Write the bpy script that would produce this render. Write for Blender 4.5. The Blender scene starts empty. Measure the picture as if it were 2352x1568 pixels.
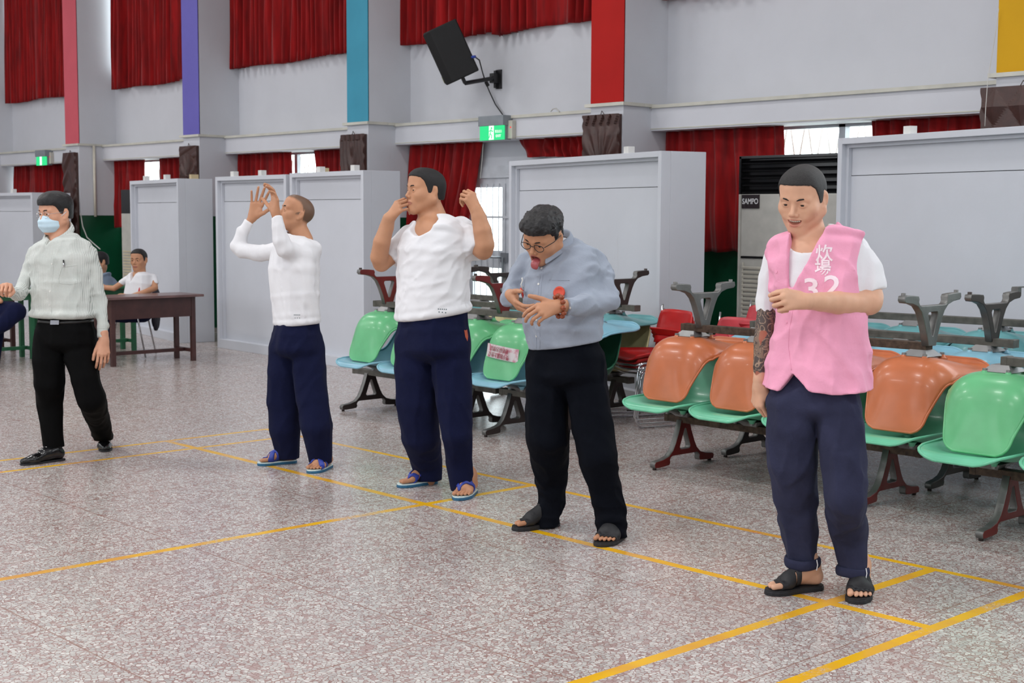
import bpy, bmesh, math, random
import numpy as np
from mathutils import Vector, Matrix, Euler
from mathutils.bvhtree import BVHTree
random.seed(7)
PI = math.pi
S = bpy.context.scene
COL = S.collection
# ---------------------------------------------------------------- camera
FPX, PITCH, ROLL, YAW, CAMH = 3187.0, math.radians(5.191), math.radians(.281), math.radians(47.116), 1.5
_cy, _sy, _cp, _sp = math.cos(YAW), math.sin(YAW), math.cos(PITCH), math.sin(PITCH)
FWD = np.array([-_sy*_cp, _cy*_cp, -_sp]); _r0 = np.array([_cy, _sy, 0.]); _u0 = np.cross(_r0, FWD)
RT = math.cos(ROLL)*_r0 + math.sin(ROLL)*_u0; UP = -math.sin(ROLL)*_r0 + math.cos(ROLL)*_u0
CAMP = np.array([0., 0., CAMH])
cam_d = bpy.data.cameras.new('camera'); cam = bpy.data.objects.new('camera', cam_d); COL.objects.link(cam)
cam_d.sensor_width = 36; cam_d.lens = 36*FPX/2352
cam_d.dof.use_dof = True; cam_d.dof.focus_distance = 6.2; cam_d.dof.aperture_fstop = 7.0
M = Matrix(((RT[0], UP[0], -FWD[0], 0), (RT[1], UP[1], -FWD[1], 0), (RT[2], UP[2], -FWD[2], CAMH), (0, 0, 0, 1)))
cam.matrix_world = M
S.camera = cam
# ---------------------------------------------------------------- view + world + lights
S.view_settings.view_transform = 'Standard'; S.view_settings.look = 'None'
S.view_settings.gamma = 1; S.view_settings.use_curve_mapping = False
S.view_settings.exposure = -0.10
W = bpy.data.worlds.new('world'); S.world = W; W.use_nodes = True
W.node_tree.nodes['Background'].inputs[0].default_value = (.93, .97, 1.0, 1)
W.node_tree.nodes["Background"].inputs[1].default_value = 6.0
S.cycles.max_bounces = 7; S.cycles.diffuse_bounces = 4; S.cycles.glossy_bounces = 3; S.cycles.transmission_bounces = 6; S.cycles.sample_clamp_indirect = 6
def area(name, loc, size, size_y, power, rot=(0, 0, 0), col=(1, .99, .97)):
    d = bpy.data.lights.new(name, 'AREA'); d.shape = 'RECTANGLE'; d.size = size; d.size_y = size_y
    d.energy = power; d.color = col
    o = bpy.data.objects.new(name, d); o.location = loc; o.rotation_euler = rot; COL.objects.link(o); return o
for i, x in enumerate((0.5, -5.0, -10.5, -16.0, -21.)):
    for y in (-2.5, 2.0, 6.6):
        area('ceiling_lamp', (x, y, 6.3), 1.3, .4, 58 if y > 5 else 118)
for x in (-18.0, -12.0, -6.0, 0.0):              # added soft fill before the solid opposite wall, in place of daylight
    area('window_daylight', (x, -6.8, 3.3), 4.6, 2.6, 128, (PI/2, 0, 0), (.93, .97, 1))
area('window_daylight', (4.3, 2.0, 3.0), 6., 2.6, 90, (PI/2, 0, PI/2), (.93, .97, 1))  # one more added fill panel, inside the solid right wall
# ---------------------------------------------------------------- helpers
def lin(c):
    return tuple((v/12.92 if v <= .04045 else ((v+.055)/1.055)**2.4) for v in (k/255. for k in c))
def at(px, py, d):                 # the point seen at a pixel, d metres deep
    return CAMP + (FWD + RT*((px-1176)/FPX) + UP*((784-py)/FPX))*d
def tag(o, label=None, cat=None, group=None, kind=None):
    if label: o['label'] = label
    if cat: o['category'] = cat
    if group: o['group'] = group
    if kind: o['kind'] = kind
    return o
def empty(name, loc=(0, 0, 0), rz=0., rot=None):
    o = bpy.data.objects.new(name, None); COL.objects.link(o); o.location = loc
    o.rotation_euler = rot if rot else (0, 0, rz); o.empty_display_size = .1
    return o
def thing(name, label, cat, loc=(0, 0, 0), rz=0., group=None, rot=None):
    return tag(empty(name, loc, rz, rot), label, cat, group)
def copy_tree(o, parent=None):
    c = o.copy(); COL.objects.link(c); c.parent = parent
    for ch in o.children: copy_tree(ch, c)
    return c
def mesh_obj(name, verts, faces, mat, parent=None, smooth=False, mi=None):
    me = bpy.data.meshes.new(name)
    verts = np.asarray(verts, dtype=np.float32).reshape(-1, 3)
    if isinstance(faces, np.ndarray) and faces.ndim == 2:
        n, k = faces.shape
        me.vertices.add(len(verts)); me.vertices.foreach_set('co', verts.ravel())
        me.loops.add(n*k); me.loops.foreach_set('vertex_index', faces.astype(np.int32).ravel())
        me.polygons.add(n); me.polygons.foreach_set('loop_start', np.arange(0, n*k, k, dtype=np.int32))
        me.polygons.foreach_set('loop_total', np.full(n, k, dtype=np.int32))
        me.update(calc_edges=True)
    else:
        me.from_pydata([tuple(map(float, v)) for v in verts], [], [list(map(int, f)) for f in faces])
    for m in (mat if isinstance(mat, (list, tuple)) else [mat]): me.materials.append(m)
    if mi is not None: me.polygons.foreach_set('material_index', np.asarray(mi, dtype=np.int32))
    if smooth: me.polygons.foreach_set('use_smooth', np.ones(len(me.polygons), dtype=bool))
    me.update()
    o = bpy.data.objects.new(name, me); COL.objects.link(o)
    if parent: o.parent = parent
    return o
def bake(o):                       # apply modifiers
    dg = bpy.context.evaluated_depsgraph_get(); dg.update()
    me = bpy.data.meshes.new_from_object(o.evaluated_get(dg))
    o.modifiers.clear(); o.data = me; return o
def rotm(rx=0, ry=0, rz=0): return np.array(Euler((rx, ry, rz)).to_matrix())
class MB:
    def __init__(s): s.v = []; s.f = []; s.m = []; s.n = 0
    def add(s, v, f, m=0):
        v = np.asarray(v, float).reshape(-1, 3); s.v.append(v); s.f += [[i+s.n for i in q] for q in f]
        s.m += [m]*len(f); s.n += len(v); return s
    def box(s, x0, x1, y0, y1, z0, z1, m=0, R=None, c=None):
        v = np.array([[x, y, z] for x in (x0, x1) for y in (y0, y1) for z in (z0, z1)], float)
        if R is not None:
            c = np.array(c if c is not None else v.mean(0)); v = (v-c)@np.array(R).T + c
        return s.add(v, [[0, 1, 3, 2], [4, 6, 7, 5], [0, 4, 5, 1], [2, 3, 7, 6], [0, 2, 6, 4], [1, 5, 7, 3]], m)
    def tube(s, pts, r, n=10, m=0, cap=True, closed=False):
        P = np.array(pts, float); k = len(P); rr = np.broadcast_to(np.array(r, float), (k,))
        T = np.gradient(P, axis=0) if not closed else np.roll(P, -1, 0)-np.roll(P, 1, 0)
        T /= np.linalg.norm(T, axis=1)[:, None]+1e-12
        a = np.array([0, 0, 1.]) if abs(T[0][2]) < .9 else np.array([1., 0, 0])
        V = []
        for i in range(k):
            b = np.cross(T[i], a); b /= np.linalg.norm(b)+1e-12; a = np.cross(b, T[i])
            for j in range(n):
                t = 2*PI*j/n; V.append(P[i]+rr[i]*(math.cos(t)*a+math.sin(t)*b))
        Fq = []
        for i in range(k if closed else k-1):
            for j in range(n):
                q = (i+1) % k
                Fq.append([i*n+j, q*n+j, q*n+(j+1) % n, i*n+(j+1) % n])
        if cap and not closed: Fq += [list(range(n)), list(range((k-1)*n, k*n))[::-1]]
        return s.add(V, Fq, m)
    def lathe(s, prof, n=24, c=(0, 0, 0), m=0, axis=2):
        V = []; k = len(prof)
        for r, z in prof:
            for j in range(n):
                t = 2*PI*j/n; p = [r*math.cos(t), r*math.sin(t), z]
                if axis == 0: p = [p[2], p[0], p[1]]
                if axis == 1: p = [p[0], p[2], p[1]]
                V.append([p[0]+c[0], p[1]+c[1], p[2]+c[2]])
        Fq = [[i*n+j, i*n+(j+1) % n, (i+1)*n+(j+1) % n, (i+1)*n+j] for i in range(k-1) for j in range(n)]
        Fq += [list(range(n))[::-1], list(range((k-1)*n, k*n))]
        return s.add(V, Fq, m)
    def sphere(s, c, r, n=14, m=0):
        r = np.broadcast_to(np.array(r, float), (3,)); V = []; k = n//2+1
        for i in range(k):
            t = PI*i/(k-1)
            for j in range(n):
                u = 2*PI*j/n; V.append([c[0]+r[0]*math.sin(t)*math.cos(u), c[1]+r[1]*math.sin(t)*math.sin(u), c[2]+r[2]*math.cos(t)])
        return s.add(V, [[i*n+j, (i+1)*n+j, (i+1)*n+(j+1) % n, i*n+(j+1) % n] for i in range(k-1) for j in range(n)], m)
    def prism(s, poly, a, b, plane='yz', m=0):      # 2D outline extruded from a to b along the third axis
        n = len(poly); V = []
        for t in (a, b):
            for u, w in poly:
                V.append({'yz': (t, u, w), 'xz': (u, t, w), 'xy': (u, w, t)}[plane])
        return s.add(V, [list(range(n))[::-1], list(range(n, 2*n))]+[[i, (i+1) % n, n+(i+1) % n, n+i] for i in range(n)], m)
    def build(s, name, mat, parent=None, smooth=False, bevel=0., sub=0, off=None):
        V = np.concatenate(s.v) if s.v else np.zeros((0, 3))
        if off is not None: V = V-np.array(off)
        o = mesh_obj(name, V, s.f, mat, parent, False, s.m)
        bm = bmesh.new(); bm.from_mesh(o.data); bmesh.ops.recalc_face_normals(bm, faces=bm.faces); bm.to_mesh(o.data); bm.free()
        if smooth: o.data.polygons.foreach_set('use_smooth', np.ones(len(o.data.polygons), dtype=bool))
        if bevel or sub:
            if bevel:
                b = o.modifiers.new('b', 'BEVEL'); b.width = bevel; b.segments = 2; b.limit_method = 'ANGLE'; b.angle_limit = .6
            if sub:
                b = o.modifiers.new('s', 'SUBSURF'); b.levels = sub; b.render_levels = sub
            bake(o)
        return o
# ---------------------------------------------------------------- materials
class NT:
    def __init__(s, name):
        s.mat = bpy.data.materials.new(name); s.mat.use_nodes = True; s.t = s.mat.node_tree
        s.bsdf = s.t.nodes['Principled BSDF']; s.out = s.t.nodes['Material Output']
    def n(s, typ, props=None, **inp):
        nd = s.t.nodes.new('ShaderNode'+typ)
        for k, v in (props or {}).items(): setattr(nd, k, v)
        for k, v in inp.items():
            key = int(k[1:]) if k[0] == 'i' and k[1:].isdigit() else k.replace('_', ' ')
            s.set(nd.inputs[key], v)
        return nd
    def set(s, sock, v):
        if isinstance(v, bpy.types.NodeSocket): s.t.links.new(v, sock)
        elif isinstance(v, bpy.types.Node): s.t.links.new(v.outputs[0], sock)
        else: sock.default_value = v
    def m(s, op, a, b=0., c=0., clamp=False):
        nd = s.t.nodes.new('ShaderNodeMath'); nd.operation = op; nd.use_clamp = clamp
        for i, v in enumerate((a, b, c)): s.set(nd.inputs[i], v)
        return nd.outputs[0]
    def mix(s, f, a, b, typ='MIX'):
        nd = s.t.nodes.new('ShaderNodeMix'); nd.data_type = 'RGBA'; nd.blend_type = typ
        s.set(nd.inputs[0], f)
        for i, v in ((6, a), (7, b)):
            if isinstance(v, tuple) and len(v) == 3: v = (*v, 1)
            s.set(nd.inputs[i], v)
        return nd.outputs[2]
    def pos(s): return s.n('NewGeometry').outputs['Position']
    def obj(s): return s.n('TexCoord').outputs['Object']
    def noise(s, vec, scale, detail=3, rough=.5, out=0):
        return s.n('TexNoise', Vector=vec, Scale=scale, Detail=detail, Roughness=rough).outputs[out]
    def ramp(s, f, stops):
        nd = s.t.nodes.new('ShaderNodeValToRGB'); s.set(nd.inputs[0], f); e = nd.color_ramp.elements
        while len(e) < len(stops): e.new(.5)
        for i, (p, c) in enumerate(stops):
            e[i].position = p; e[i].color = (*c, 1) if isinstance(c, tuple) else (c, c, c, 1)
        return nd.outputs[0]
    def bump(s, h, strength=.3, dist=.01):
        b = s.n('Bump', Strength=strength, Distance=dist, Height=h); s.t.links.new(b.outputs[0], s.bsdf.inputs['Normal'])
    def base(s, c, rough=.5, spec=.5, metal=0., **kw):
        if isinstance(c, tuple) and len(c) == 3: c = (*c, 1)
        s.set(s.bsdf.inputs['Base Color'], c); s.set(s.bsdf.inputs['Roughness'], rough)
        s.set(s.bsdf.inputs['Specular IOR Level'], spec); s.set(s.bsdf.inputs['Metallic'], metal)
        for k, v in kw.items(): s.set(s.bsdf.inputs[k.replace('_', ' ')], v)
        return s.mat
def plain(name, rgb, rough=.5, spec=.5, metal=0., var=.06, vs=9., bump=0., bs=60., **kw):
    t = NT(name); c = lin(rgb); o = t.obj()
    nz = t.noise(o, vs, 4)
    lo = tuple(v*(1-var*2) for v in c); hi = tuple(min(1, v*(1+var*2)) for v in c)
    colr = t.ramp(nz, [(.25, lo), (.75, hi)])
    if bump: t.bump(t.noise(o, bs, 3), bump, .004)
    return t.base(colr, rough, spec, metal, **kw)
# ================================================================ ROOM
FRONT, UPPER, LOWER, BEAMY = 9.4, 10.0, 10.1, 9.78       # pillar faces, upper wall, window wall, beam face
LEFTX, RIGHTX = -23.3, 4.7
BEAM0, BEAM1 = 2.285, 2.515
def m_floor():
    t = NT('terrazzo'); p = t.pos(); sep = t.n('SeparateXYZ', Vector=p); X, Y = sep.outputs[0], sep.outputs[1]
    wob = t.n('VectorMath', {'operation': 'SCALE'}, i0=t.noise(p, 30, 2, out=1), Scale=.012).outputs[0]
    pw = t.n('VectorMath', {'operation': 'ADD'}, i0=p, i1=wob).outputs[0]
    ed = t.n('TexVoronoi', {'feature': 'DISTANCE_TO_EDGE'}, Vector=pw, Scale=58.).outputs['Distance']
    cc = t.n('TexVoronoi', {'feature': 'F1'}, Vector=pw, Scale=58.).outputs['Color']
    rnd = t.n('SeparateColor', Color=cc)
    chip = t.ramp(rnd.outputs[0], [(0., lin((164, 161, 158))), (.15, lin((180, 178, 174))), (.6, lin((196, 194, 190))), (.85, lin((207, 205, 201))), (1., lin((216, 214, 210)))])
    pink = t.m('GREATER_THAN', rnd.outputs[1], .86)
    chip = t.mix(t.m('MULTIPLY', pink, .7), chip, lin((160, 130, 126)))
    big = t.noise(p, 1.6, 4)
    gro = t.mix(big, lin((152, 114, 107)), lin((140, 120, 116)))
    ew = t.m('MULTIPLY_ADD', t.noise(p, 9., 2), .075, .035)
    mask = t.m('LESS_THAN', ed, ew)
    c = t.mix(mask, chip, gro)
    c = t.mix(t.m('MULTIPLY', t.m('SUBTRACT', big, .45, clamp=True), .6), c, lin((176, 156, 152)))
    def grid(v, o, k):
        f = t.m('FRACT', t.m('DIVIDE', t.m('SUBTRACT', v, o-k*50), k)); f = t.m('MULTIPLY', t.m('MINIMUM', f, t.m('SUBTRACT', 1., f)), k)
        return t.m('LESS_THAN', f, t.m('MULTIPLY_ADD', t.noise(p, 14, 2), .006, .0005))
    jm = t.m('MAXIMUM', grid(Y, 3.135, 1.03), grid(X, -2.69, 1.02))
    c = t.mix(t.m('MULTIPLY', jm, .75), c, lin((140, 100, 86)))
    dirt = t.ramp(t.noise(p, 2.7, 6, .7), [(.62, 0.), (.8, 1.)])
    c = t.mix(t.m('MULTIPLY', dirt, .25), c, lin((120, 104, 96)))
    def band(v, c0, w, u, a, b):
        k = t.m('LESS_THAN', t.m('ABSOLUTE', t.m('SUBTRACT', v, c0)), t.m('MULTIPLY_ADD', t.noise(p, 40, 1), .005, w/2+.0005))
        return t.m('MULTIPLY', k, t.m('MULTIPLY', t.m('GREATER_THAN', u, a), t.m('LESS_THAN', u, b)))
    ls = [band(Y, 4.52, .042, X, -8.24, -2.57), band(Y, 5.295, .036, X, -8.24, -2.57), band(X, -5.525, .042, Y, -4, 5.31), band(X, -3.045, .046, Y, -4, 5.31),
          band(X, -2.59, .046, Y, -4, 5.31), band(X, -7.85, .036, Y, -4, 5.31), band(X, -8.225, .034, Y, -4, 5.31), band(Y, 4.2, .05, X, -13.1, -11.95)]
    L = ls[0]
    for q in ls[1:]: L = t.m('MAXIMUM', L, q)
    wear = t.ramp(t.m('ADD', t.m('MULTIPLY', t.noise(p, 2.3, 2), .55), t.m('MULTIPLY', t.noise(p, 55, 4, .8), .45)), [(.34, .25), (.44, 1.)])
    ycol = t.mix(t.ramp(t.noise(p, 3.1, 3), [(.45, 0.), (.65, 1.)]), lin((230, 178, 20)), lin((212, 152, 56)))
    ycol = t.mix(t.ramp(t.noise(p, 6.0, 3), [(.66, 0.), (.74, .7)]), ycol, lin((200, 96, 60)))
    c = t.mix(t.m('MULTIPLY', L, wear), c, ycol)
    ro = t.m('MULTIPLY_ADD', t.noise(p, 3, 4, .7), .16, .17)
    t.bump(t.noise(p, 60, 2), .04, .003)
    return t.base(c, ro, .7)
def m_wall(name, rgb, green=False, gz=1.47):
    t = NT(name); p = t.pos(); nz = t.noise(p, 1.2, 5, .6); c0 = lin(rgb)
    c = t.ramp(nz, [(.3, tuple(v*.93 for v in c0)), (.7, c0)])
    st = t.ramp(t.noise(t.n('VectorMath', {'operation': 'MULTIPLY'}, i0=p, i1=(3., 3., .5)).outputs[0], 2.5, 5, .7), [(.66, 0.), (.8, 1.)])
    c = t.mix(t.m('MULTIPLY', st, .12), c, lin((150, 140, 120)))
    ro = .62
    if green:
        g = t.m('LESS_THAN', t.n('SeparateXYZ', Vector=p).outputs[2], gz)
        c = t.mix(g, c, t.ramp(nz, [(.3, lin((10, 66, 42))), (.7, lin((14, 80, 52)))]))
        ro = t.m('MULTIPLY_ADD', g, -.3, .62)
    t.bump(t.noise(p, 45, 4), .12, .004)
    return t.base(c, ro, .35)
M_floor = m_floor()
M_wall = m_wall('painted_wall', (203, 205, 212)); M_wallg = m_wall('painted_wall_green_dado', (203, 205, 212), True)
M_beam = m_wall('beam_paint', (210, 211, 218)); M_ledge = plain('ledge_paint', (196, 194, 184), .6, var=.08, vs=4)
M_alu = plain('aluminium', (150, 153, 158), .35, metal=.7, var=.05)
M_frame_white = plain('door_paint', (196, 199, 206), .4)
def m_glass():
    t = NT('glass'); a = t.n('BsdfTransparent', Color=(.93, .97, .97, 1)); g = t.n('BsdfGlossy', Roughness=.05)
    mx = t.n('MixShader', i0=.06, i1=a.outputs[0], i2=g.outputs[0])
    t.t.links.new(mx.outputs[0], t.out.inputs[0]); return t.mat
M_glass = m_glass()
def struct(o, kind='structure'): o['kind'] = kind; return o
fl = MB(); fl.box(LEFTX-.3, RIGHTX+.3, -7.3, LOWER+.4, -.12, 0); struct(fl.build('floor', M_floor))
gd = MB(); gd.box(-45, 20, LOWER+.4, 40, -.5, -.1); struct(gd.build('ground', plain('outside_concrete', (225, 226, 220), .8)))
PILX = [(-20.01, -19.57, (196, 88, 100)), (-16.52, -16.11, (104, 98, 176)), (-12.87, -12.48, (66, 146, 172)), (-9.06, -8.65, (170, 22, 18)), (-5.03, -4.45, (200, 152, 24))]
# left end wall
wl = MB(); wl.box(LEFTX-.25, LEFTX, -7, LOWER+.4, 0, 6.6); struct(wl.build('wall_left', M_wallg))
for nm, bx_ in (('wall_front', (LEFTX-.3, RIGHTX+.3, -7.25, -7.0)), ('wall_right', (4.6, 4.85, -7., LOWER+.4))):     # behind the camera
    wl = MB(); wl.box(bx_[0], bx_[1], bx_[2], bx_[3], 0, 6.6); struct(wl.build(nm, M_wallg))
# upper wall with high window openings z 3.62 .. 5.2
wb = MB()
wb.box(LEFTX, RIGHTX, UPPER, UPPER+.15, BEAM0+.02, 3.62); wb.box(LEFTX, RIGHTX, UPPER, UPPER+.15, 5.2, 6.6)
# lower wall: dado below the windows, left open for the door
DX0, DX1 = -11.62, -10.35
LW = [(LEFTX, DX0), (DX1, RIGHTX)]
for a, b in LW: wb.box(a, b, LOWER, LOWER+.15, 0, 1.30)
WIN = [(-23.2, -20.1, 0), (-19.45, -16.6, 1), (-16.0, -13.0, 2), (-8.5, -5.1, 3), (-4.3, 4.5, 4)]
px = LEFTX
for a, b in [(DX1, -9.1)]: wb.box(a, b, LOWER, LOWER+.15, 1.30, BEAM0+.1)
wb.box(-12.45, DX0, LOWER, LOWER+.15, 1.30, BEAM0+.1)
wb.box(DX0, DX1, LOWER, LOWER+.15, 2.03, BEAM0+.1)
struct(wb.build('wall_back', M_wallg))
cl = MB(); cl.box(LEFTX-.3, RIGHTX+.3, -7.3, LOWER+.4, 6.6, 6.75); struct(cl.build('ceiling', M_wall))
# pillars
M_side = M_wallg
for i, (a, b, rgb) in enumerate(PILX):
    pm = MB(); pm.box(a, b, FRONT, LOWER+.2, 0, 2.53); pm.box(a, b, FRONT+.004, UPPER+.2, 2.53, 6.6)
    o = struct(pm.build('trim_%d' % (i+1), M_wallg)); o['label'] = 'white pillar with a painted face'
    pf = MB(); pf.box(a, b, FRONT-.004, FRONT+.01, 2.53, 6.6)
    struct(pf.build('trim_%d' % (i+11), plain('pillar_face_%d' % i, rgb, .75, .25, var=.03, vs=3, bump=.1)))
    lg = MB(); lg.box(a-.05, b+.03, FRONT-.035, FRONT+.25, 2.50, 2.53); lg.box(b-.02, b+.03, FRONT+.252, UPPER-.002, 2.50, 2.529)
    struct(lg.build('trim_%d' % (i+21), M_ledge))
# beams between pillars
edges = [LEFTX]+[v for a, b, _ in PILX for v in (a, b)]+[RIGHTX]
for i in range(0, len(edges), 2):
    a, b = edges[i], edges[i+1]; bm_ = MB(); bm_.box(a, b, BEAMY, LOWER+.1, BEAM0, BEAM1-.025)
    struct(bm_.build('trim_%d' % (31+i), M_beam))
    l = MB(); l.box(a, b, BEAMY-.025, UPPER+.02, BEAM1-.025, BEAM1+.005); l.box(a, b, BEAMY-.006, BEAMY, BEAM0+.012, BEAM0+.022)
    struct(l.build('trim_%d' % (41+i), M_ledge))
# windows
def window(n, x0, x1, z0, z1, y, mull=4, grille=True):
    o = MB(); w = .045
    o.box(x0, x1, y, y+.09, z0, z0+w).box(x0, x1, y, y+.09, z1-w, z1)
    k = max(1, round((x1-x0)/.95))
    for i in range(k+1):
        x = x0+(x1-x0)*i/k; o.box(x-w*.7, x+w*.7, y+(.02 if i % 2 else 0), y+.07, z0, z1)
    r = o.build('window_%d' % n, M_alu); struct(r)
    g = MB(); g.box(x0, x1, y+.045, y+.05, z0+w, z1-w); g.build('pane', M_glass, r)
    if grille:
        b = MB(); s = .19; x = x0
        while x < x1-s:
            b.tube([(x, y+.28, z0), (x+s*.1, y+.28, (z0+z1)/2-.2), (x+s/2, y+.28, (z0+z1)/2+.1), (x+s*.1, y+.28, z1)], .008, 5)
            b.tube([(x+s*.95, y+.285, z0), (x+s*.9, y+.285, (z0+z1)/2-.2), (x+s/2, y+.285, (z0+z1)/2+.1), (x+s*.9, y+.285, z1)], .008, 5)
            x += s
        b.build('grille', plain('grille_%d' % n, (206, 190, 180) if n != 1 else (170, 200, 205), .5), r)
for a, b, n in WIN: window(n+1, a, b, 1.30, BEAM0+.02, LOWER+.02)
for i, (a, b) in enumerate([(-23.2, -20.02), (-19.56, -16.53), (-16.1, -12.9), (-12.46, -9.08), (-8.6, -5.05)]):
    window(11+i, a, b, 3.62, 5.2, UPPER+.03, grille=False)
# door between the third and fourth pillars
d = MB(); w = .05
d.box(DX0, DX0+w, LOWER-.02, LOWER+.1, 0, 1.90).box(DX1-w, DX1, LOWER-.02, LOWER+.1, 0, 1.90).box(DX0, DX1, LOWER-.022, LOWER+.102, 1.901, 2.03)
for a, b in ((DX0+w, (DX0+DX1)/2), ((DX0+DX1)/2, DX1-w)):
    for z0, z1 in ((0, .12), (.93, 1.12), (1.80, 1.90)): d.box(a+.056, b-.056, LOWER+.003, LOWER+.045, z0, z1)
    d.box(a+.001, a+.055, LOWER, LOWER+.05, 0.001, 1.9).box(b-.055, b-.001, LOWER, LOWER+.05, 0.001, 1.9)
dr = struct(d.build('door_1', M_frame_white))
d = MB(); d.box(DX0+w, DX1-w, LOWER+.02, LOWER+.026, .1, 1.8); d.build('pane', M_glass, dr)
d = MB()
for i in range(1, 12):
    x = DX0+w+(DX1-DX0-2*w)*i/12; d.tube([(x, LOWER-.01, .1), (x, LOWER-.01, 1.84)], .006, 6)
for z in (1.48, .5): d.box(DX0+w, DX1-w, LOWER-.016, LOWER-.004, z-.012, z+.012)
d.build('security_bar', M_frame_white, dr)
d = MB(); xm = (DX0+DX1)/2
d.box(xm-.05, xm+.05, LOWER-.03, LOWER, 1.0, 1.1).tube([(xm-.04, LOWER-.03, 1.05), (xm-.05, LOWER-.07, 1.05), (xm-.16, LOWER-.07, 1.05)], .012, 8)
d.tube([(xm, LOWER-.04, .62), (xm, LOWER-.04, 1.05)], .014, 8).box(xm-.05, xm+.02, LOWER-.05, LOWER, .6, .7)
d.build('door_handle', M_alu, dr)
# ---------------------------------------------------------------- curtains
def m_curtain():
    t = NT('red_velvet'); p = t.pos(); nz = t.noise(t.n('VectorMath', {'operation': 'MULTIPLY'}, i0=p, i1=(5., 5., .7)).outputs[0], 3., 4)
    c = t.ramp(nz, [(.3, lin((106, 4, 8))), (.7, lin((156, 8, 12)))])
    t.base(c, .75, .2, Sheen_Weight=.15)
    tr = t.n('BsdfTranslucent', Color=c); mx = t.n('MixShader', i0=.05, i1=t.bsdf.outputs[0], i2=tr.outputs[0])
    t.t.links.new(mx.outputs[0], t.out.inputs[0]); return t.mat
M_curt = m_curtain()
def curtain(x0, x1, z0, z1, y, label, seed=0, amp=.035, pitch=.11, slant=(0, 0), group=None, zl=0):
    rs = np.random.RandomState(seed); W_ = x1-x0; nu = max(30, int(W_/.011)); nv = 26
    ph = np.cumsum(np.abs(1+.45*np.interp(np.linspace(0, W_/.25, nu), np.arange(int(W_/.25)+3), rs.randn(int(W_/.25)+3))))
    ph = ph/ph[-1]*(W_/pitch)*2*PI
    am = 1.35*amp*(.65+.5*np.abs(np.interp(np.linspace(0, W_/.35, nu), np.arange(int(W_/.35)+3), rs.randn(int(W_/.35)+3))))
    V = []
    for j in range(nv+1):
        v = j/nv
        for i in range(nu):
            u = i/(nu-1)
            x = x0+W_*u + (1-v)*(slant[0]*(1-u)+slant[1]*u) + .006*math.sin(9*v+i*.05+seed)
            k = (.55+.45*(1-v))
            yy = y+am[i]*k*(math.sin(ph[i]+.5*math.sin(3*v+i*.02))+.28*math.sin(2.3*ph[i]+v*2))
            z = z0+(z1-z0)*v + (1-v)*(.012*math.sin(i*.04+seed*3)+.006*math.sin(ph[i])+zl*u)
            V.append((x, yy, z))
    Fq = [[j*nu+i, j*nu+i+1, (j+1)*nu+i+1, (j+1)*nu+i] for j in range(nv) for i in range(nu-1)]
    o = mesh_obj('curtain', V, Fq, M_curt, None, True); sm = o.modifiers.new('s', 'SOLIDIFY'); sm.thickness = .004; bake(o)
    return tag(o, label, 'curtain', group)
CY, LY = UPPER-.09, LOWER-.13
curtain(-23.25, -20.05, 3.345, 5.4, CY, 'dark red upper curtain left of the pink pillar face', 1)
curtain(-19.45, -17.55, 3.34, 5.4, CY, 'dark red upper curtain right of the pink pillar, up to the bright slit', 2, .04)
curtain(-17.52, -16.54, 3.36, 5.4, CY, 'dark red upper curtain just left of the purple pillar face', 3, .04, slant=(.03, 0))
curtain(-16.25, -12.90, 3.40, 5.4, CY, 'red pleated upper curtain between the purple and blue pillars', 4, .045, .12)
curtain(-12.60, -10.95, 3.40, 5.4, CY, 'red upper curtain hanging behind the black loudspeaker', 5, .05, .15)
curtain(-10.97, -9.08, 3.38, 5.4, CY, 'red upper curtain just left of the red pillar face', 6, .045, .15, zl=.03)
curtain(-8.75, -5.05, 3.48, 5.4, CY, 'red upper curtain whose hem shows at the top right of the red pillar', 7, .045, .14)
curtain(-23.2, -20.05, 1.3, BEAM0, LY, 'dark red lower curtain below the far left exit sign', 11, .03, .13)
curtain(-19.8, -18.64, 1.3, BEAM0, LY, 'red lower curtain right of the dark carved post, glowing with daylight', 12, .03, .15, slant=(.06, -.02))
curtain(-18.24, -16.55, 1.3, BEAM0, LY, 'red lower curtain left of the carved panel under the purple pillar', 13, .03, .15)
curtain(-16.35, -14.86, 1.3, BEAM0, LY, 'red lower curtain left of the bright window above the middle partitions', 14, .03, .12)
curtain(-14.36, -12.9, 1.3, BEAM0, LY, 'red lower curtain left of the carved panel under the blue pillar', 15, .03, .12, slant=(.12, 0))
curtain(-12.6, -11.25, 1.2, BEAM0, LY, 'red lower curtain left of the glass door, gathered to one side', 16, .045, .13, slant=(0, -.28))
curtain(-10.66, -9.1, 2.09, BEAM0, LY, 'short red pelmet curtain above the door, right of the exit sign', 17, .035, .13, slant=(.12, 0))
curtain(-8.72, -7.3, 1.18, BEAM0, LY, 'red lower curtain left of the tall air conditioner', 18, .035, .2, slant=(0, .1))
curtain(-6.43, -4.9, 1.3, BEAM0, LY, 'red lower curtain behind the largest partition at the right', 19, .03, .15)
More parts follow.
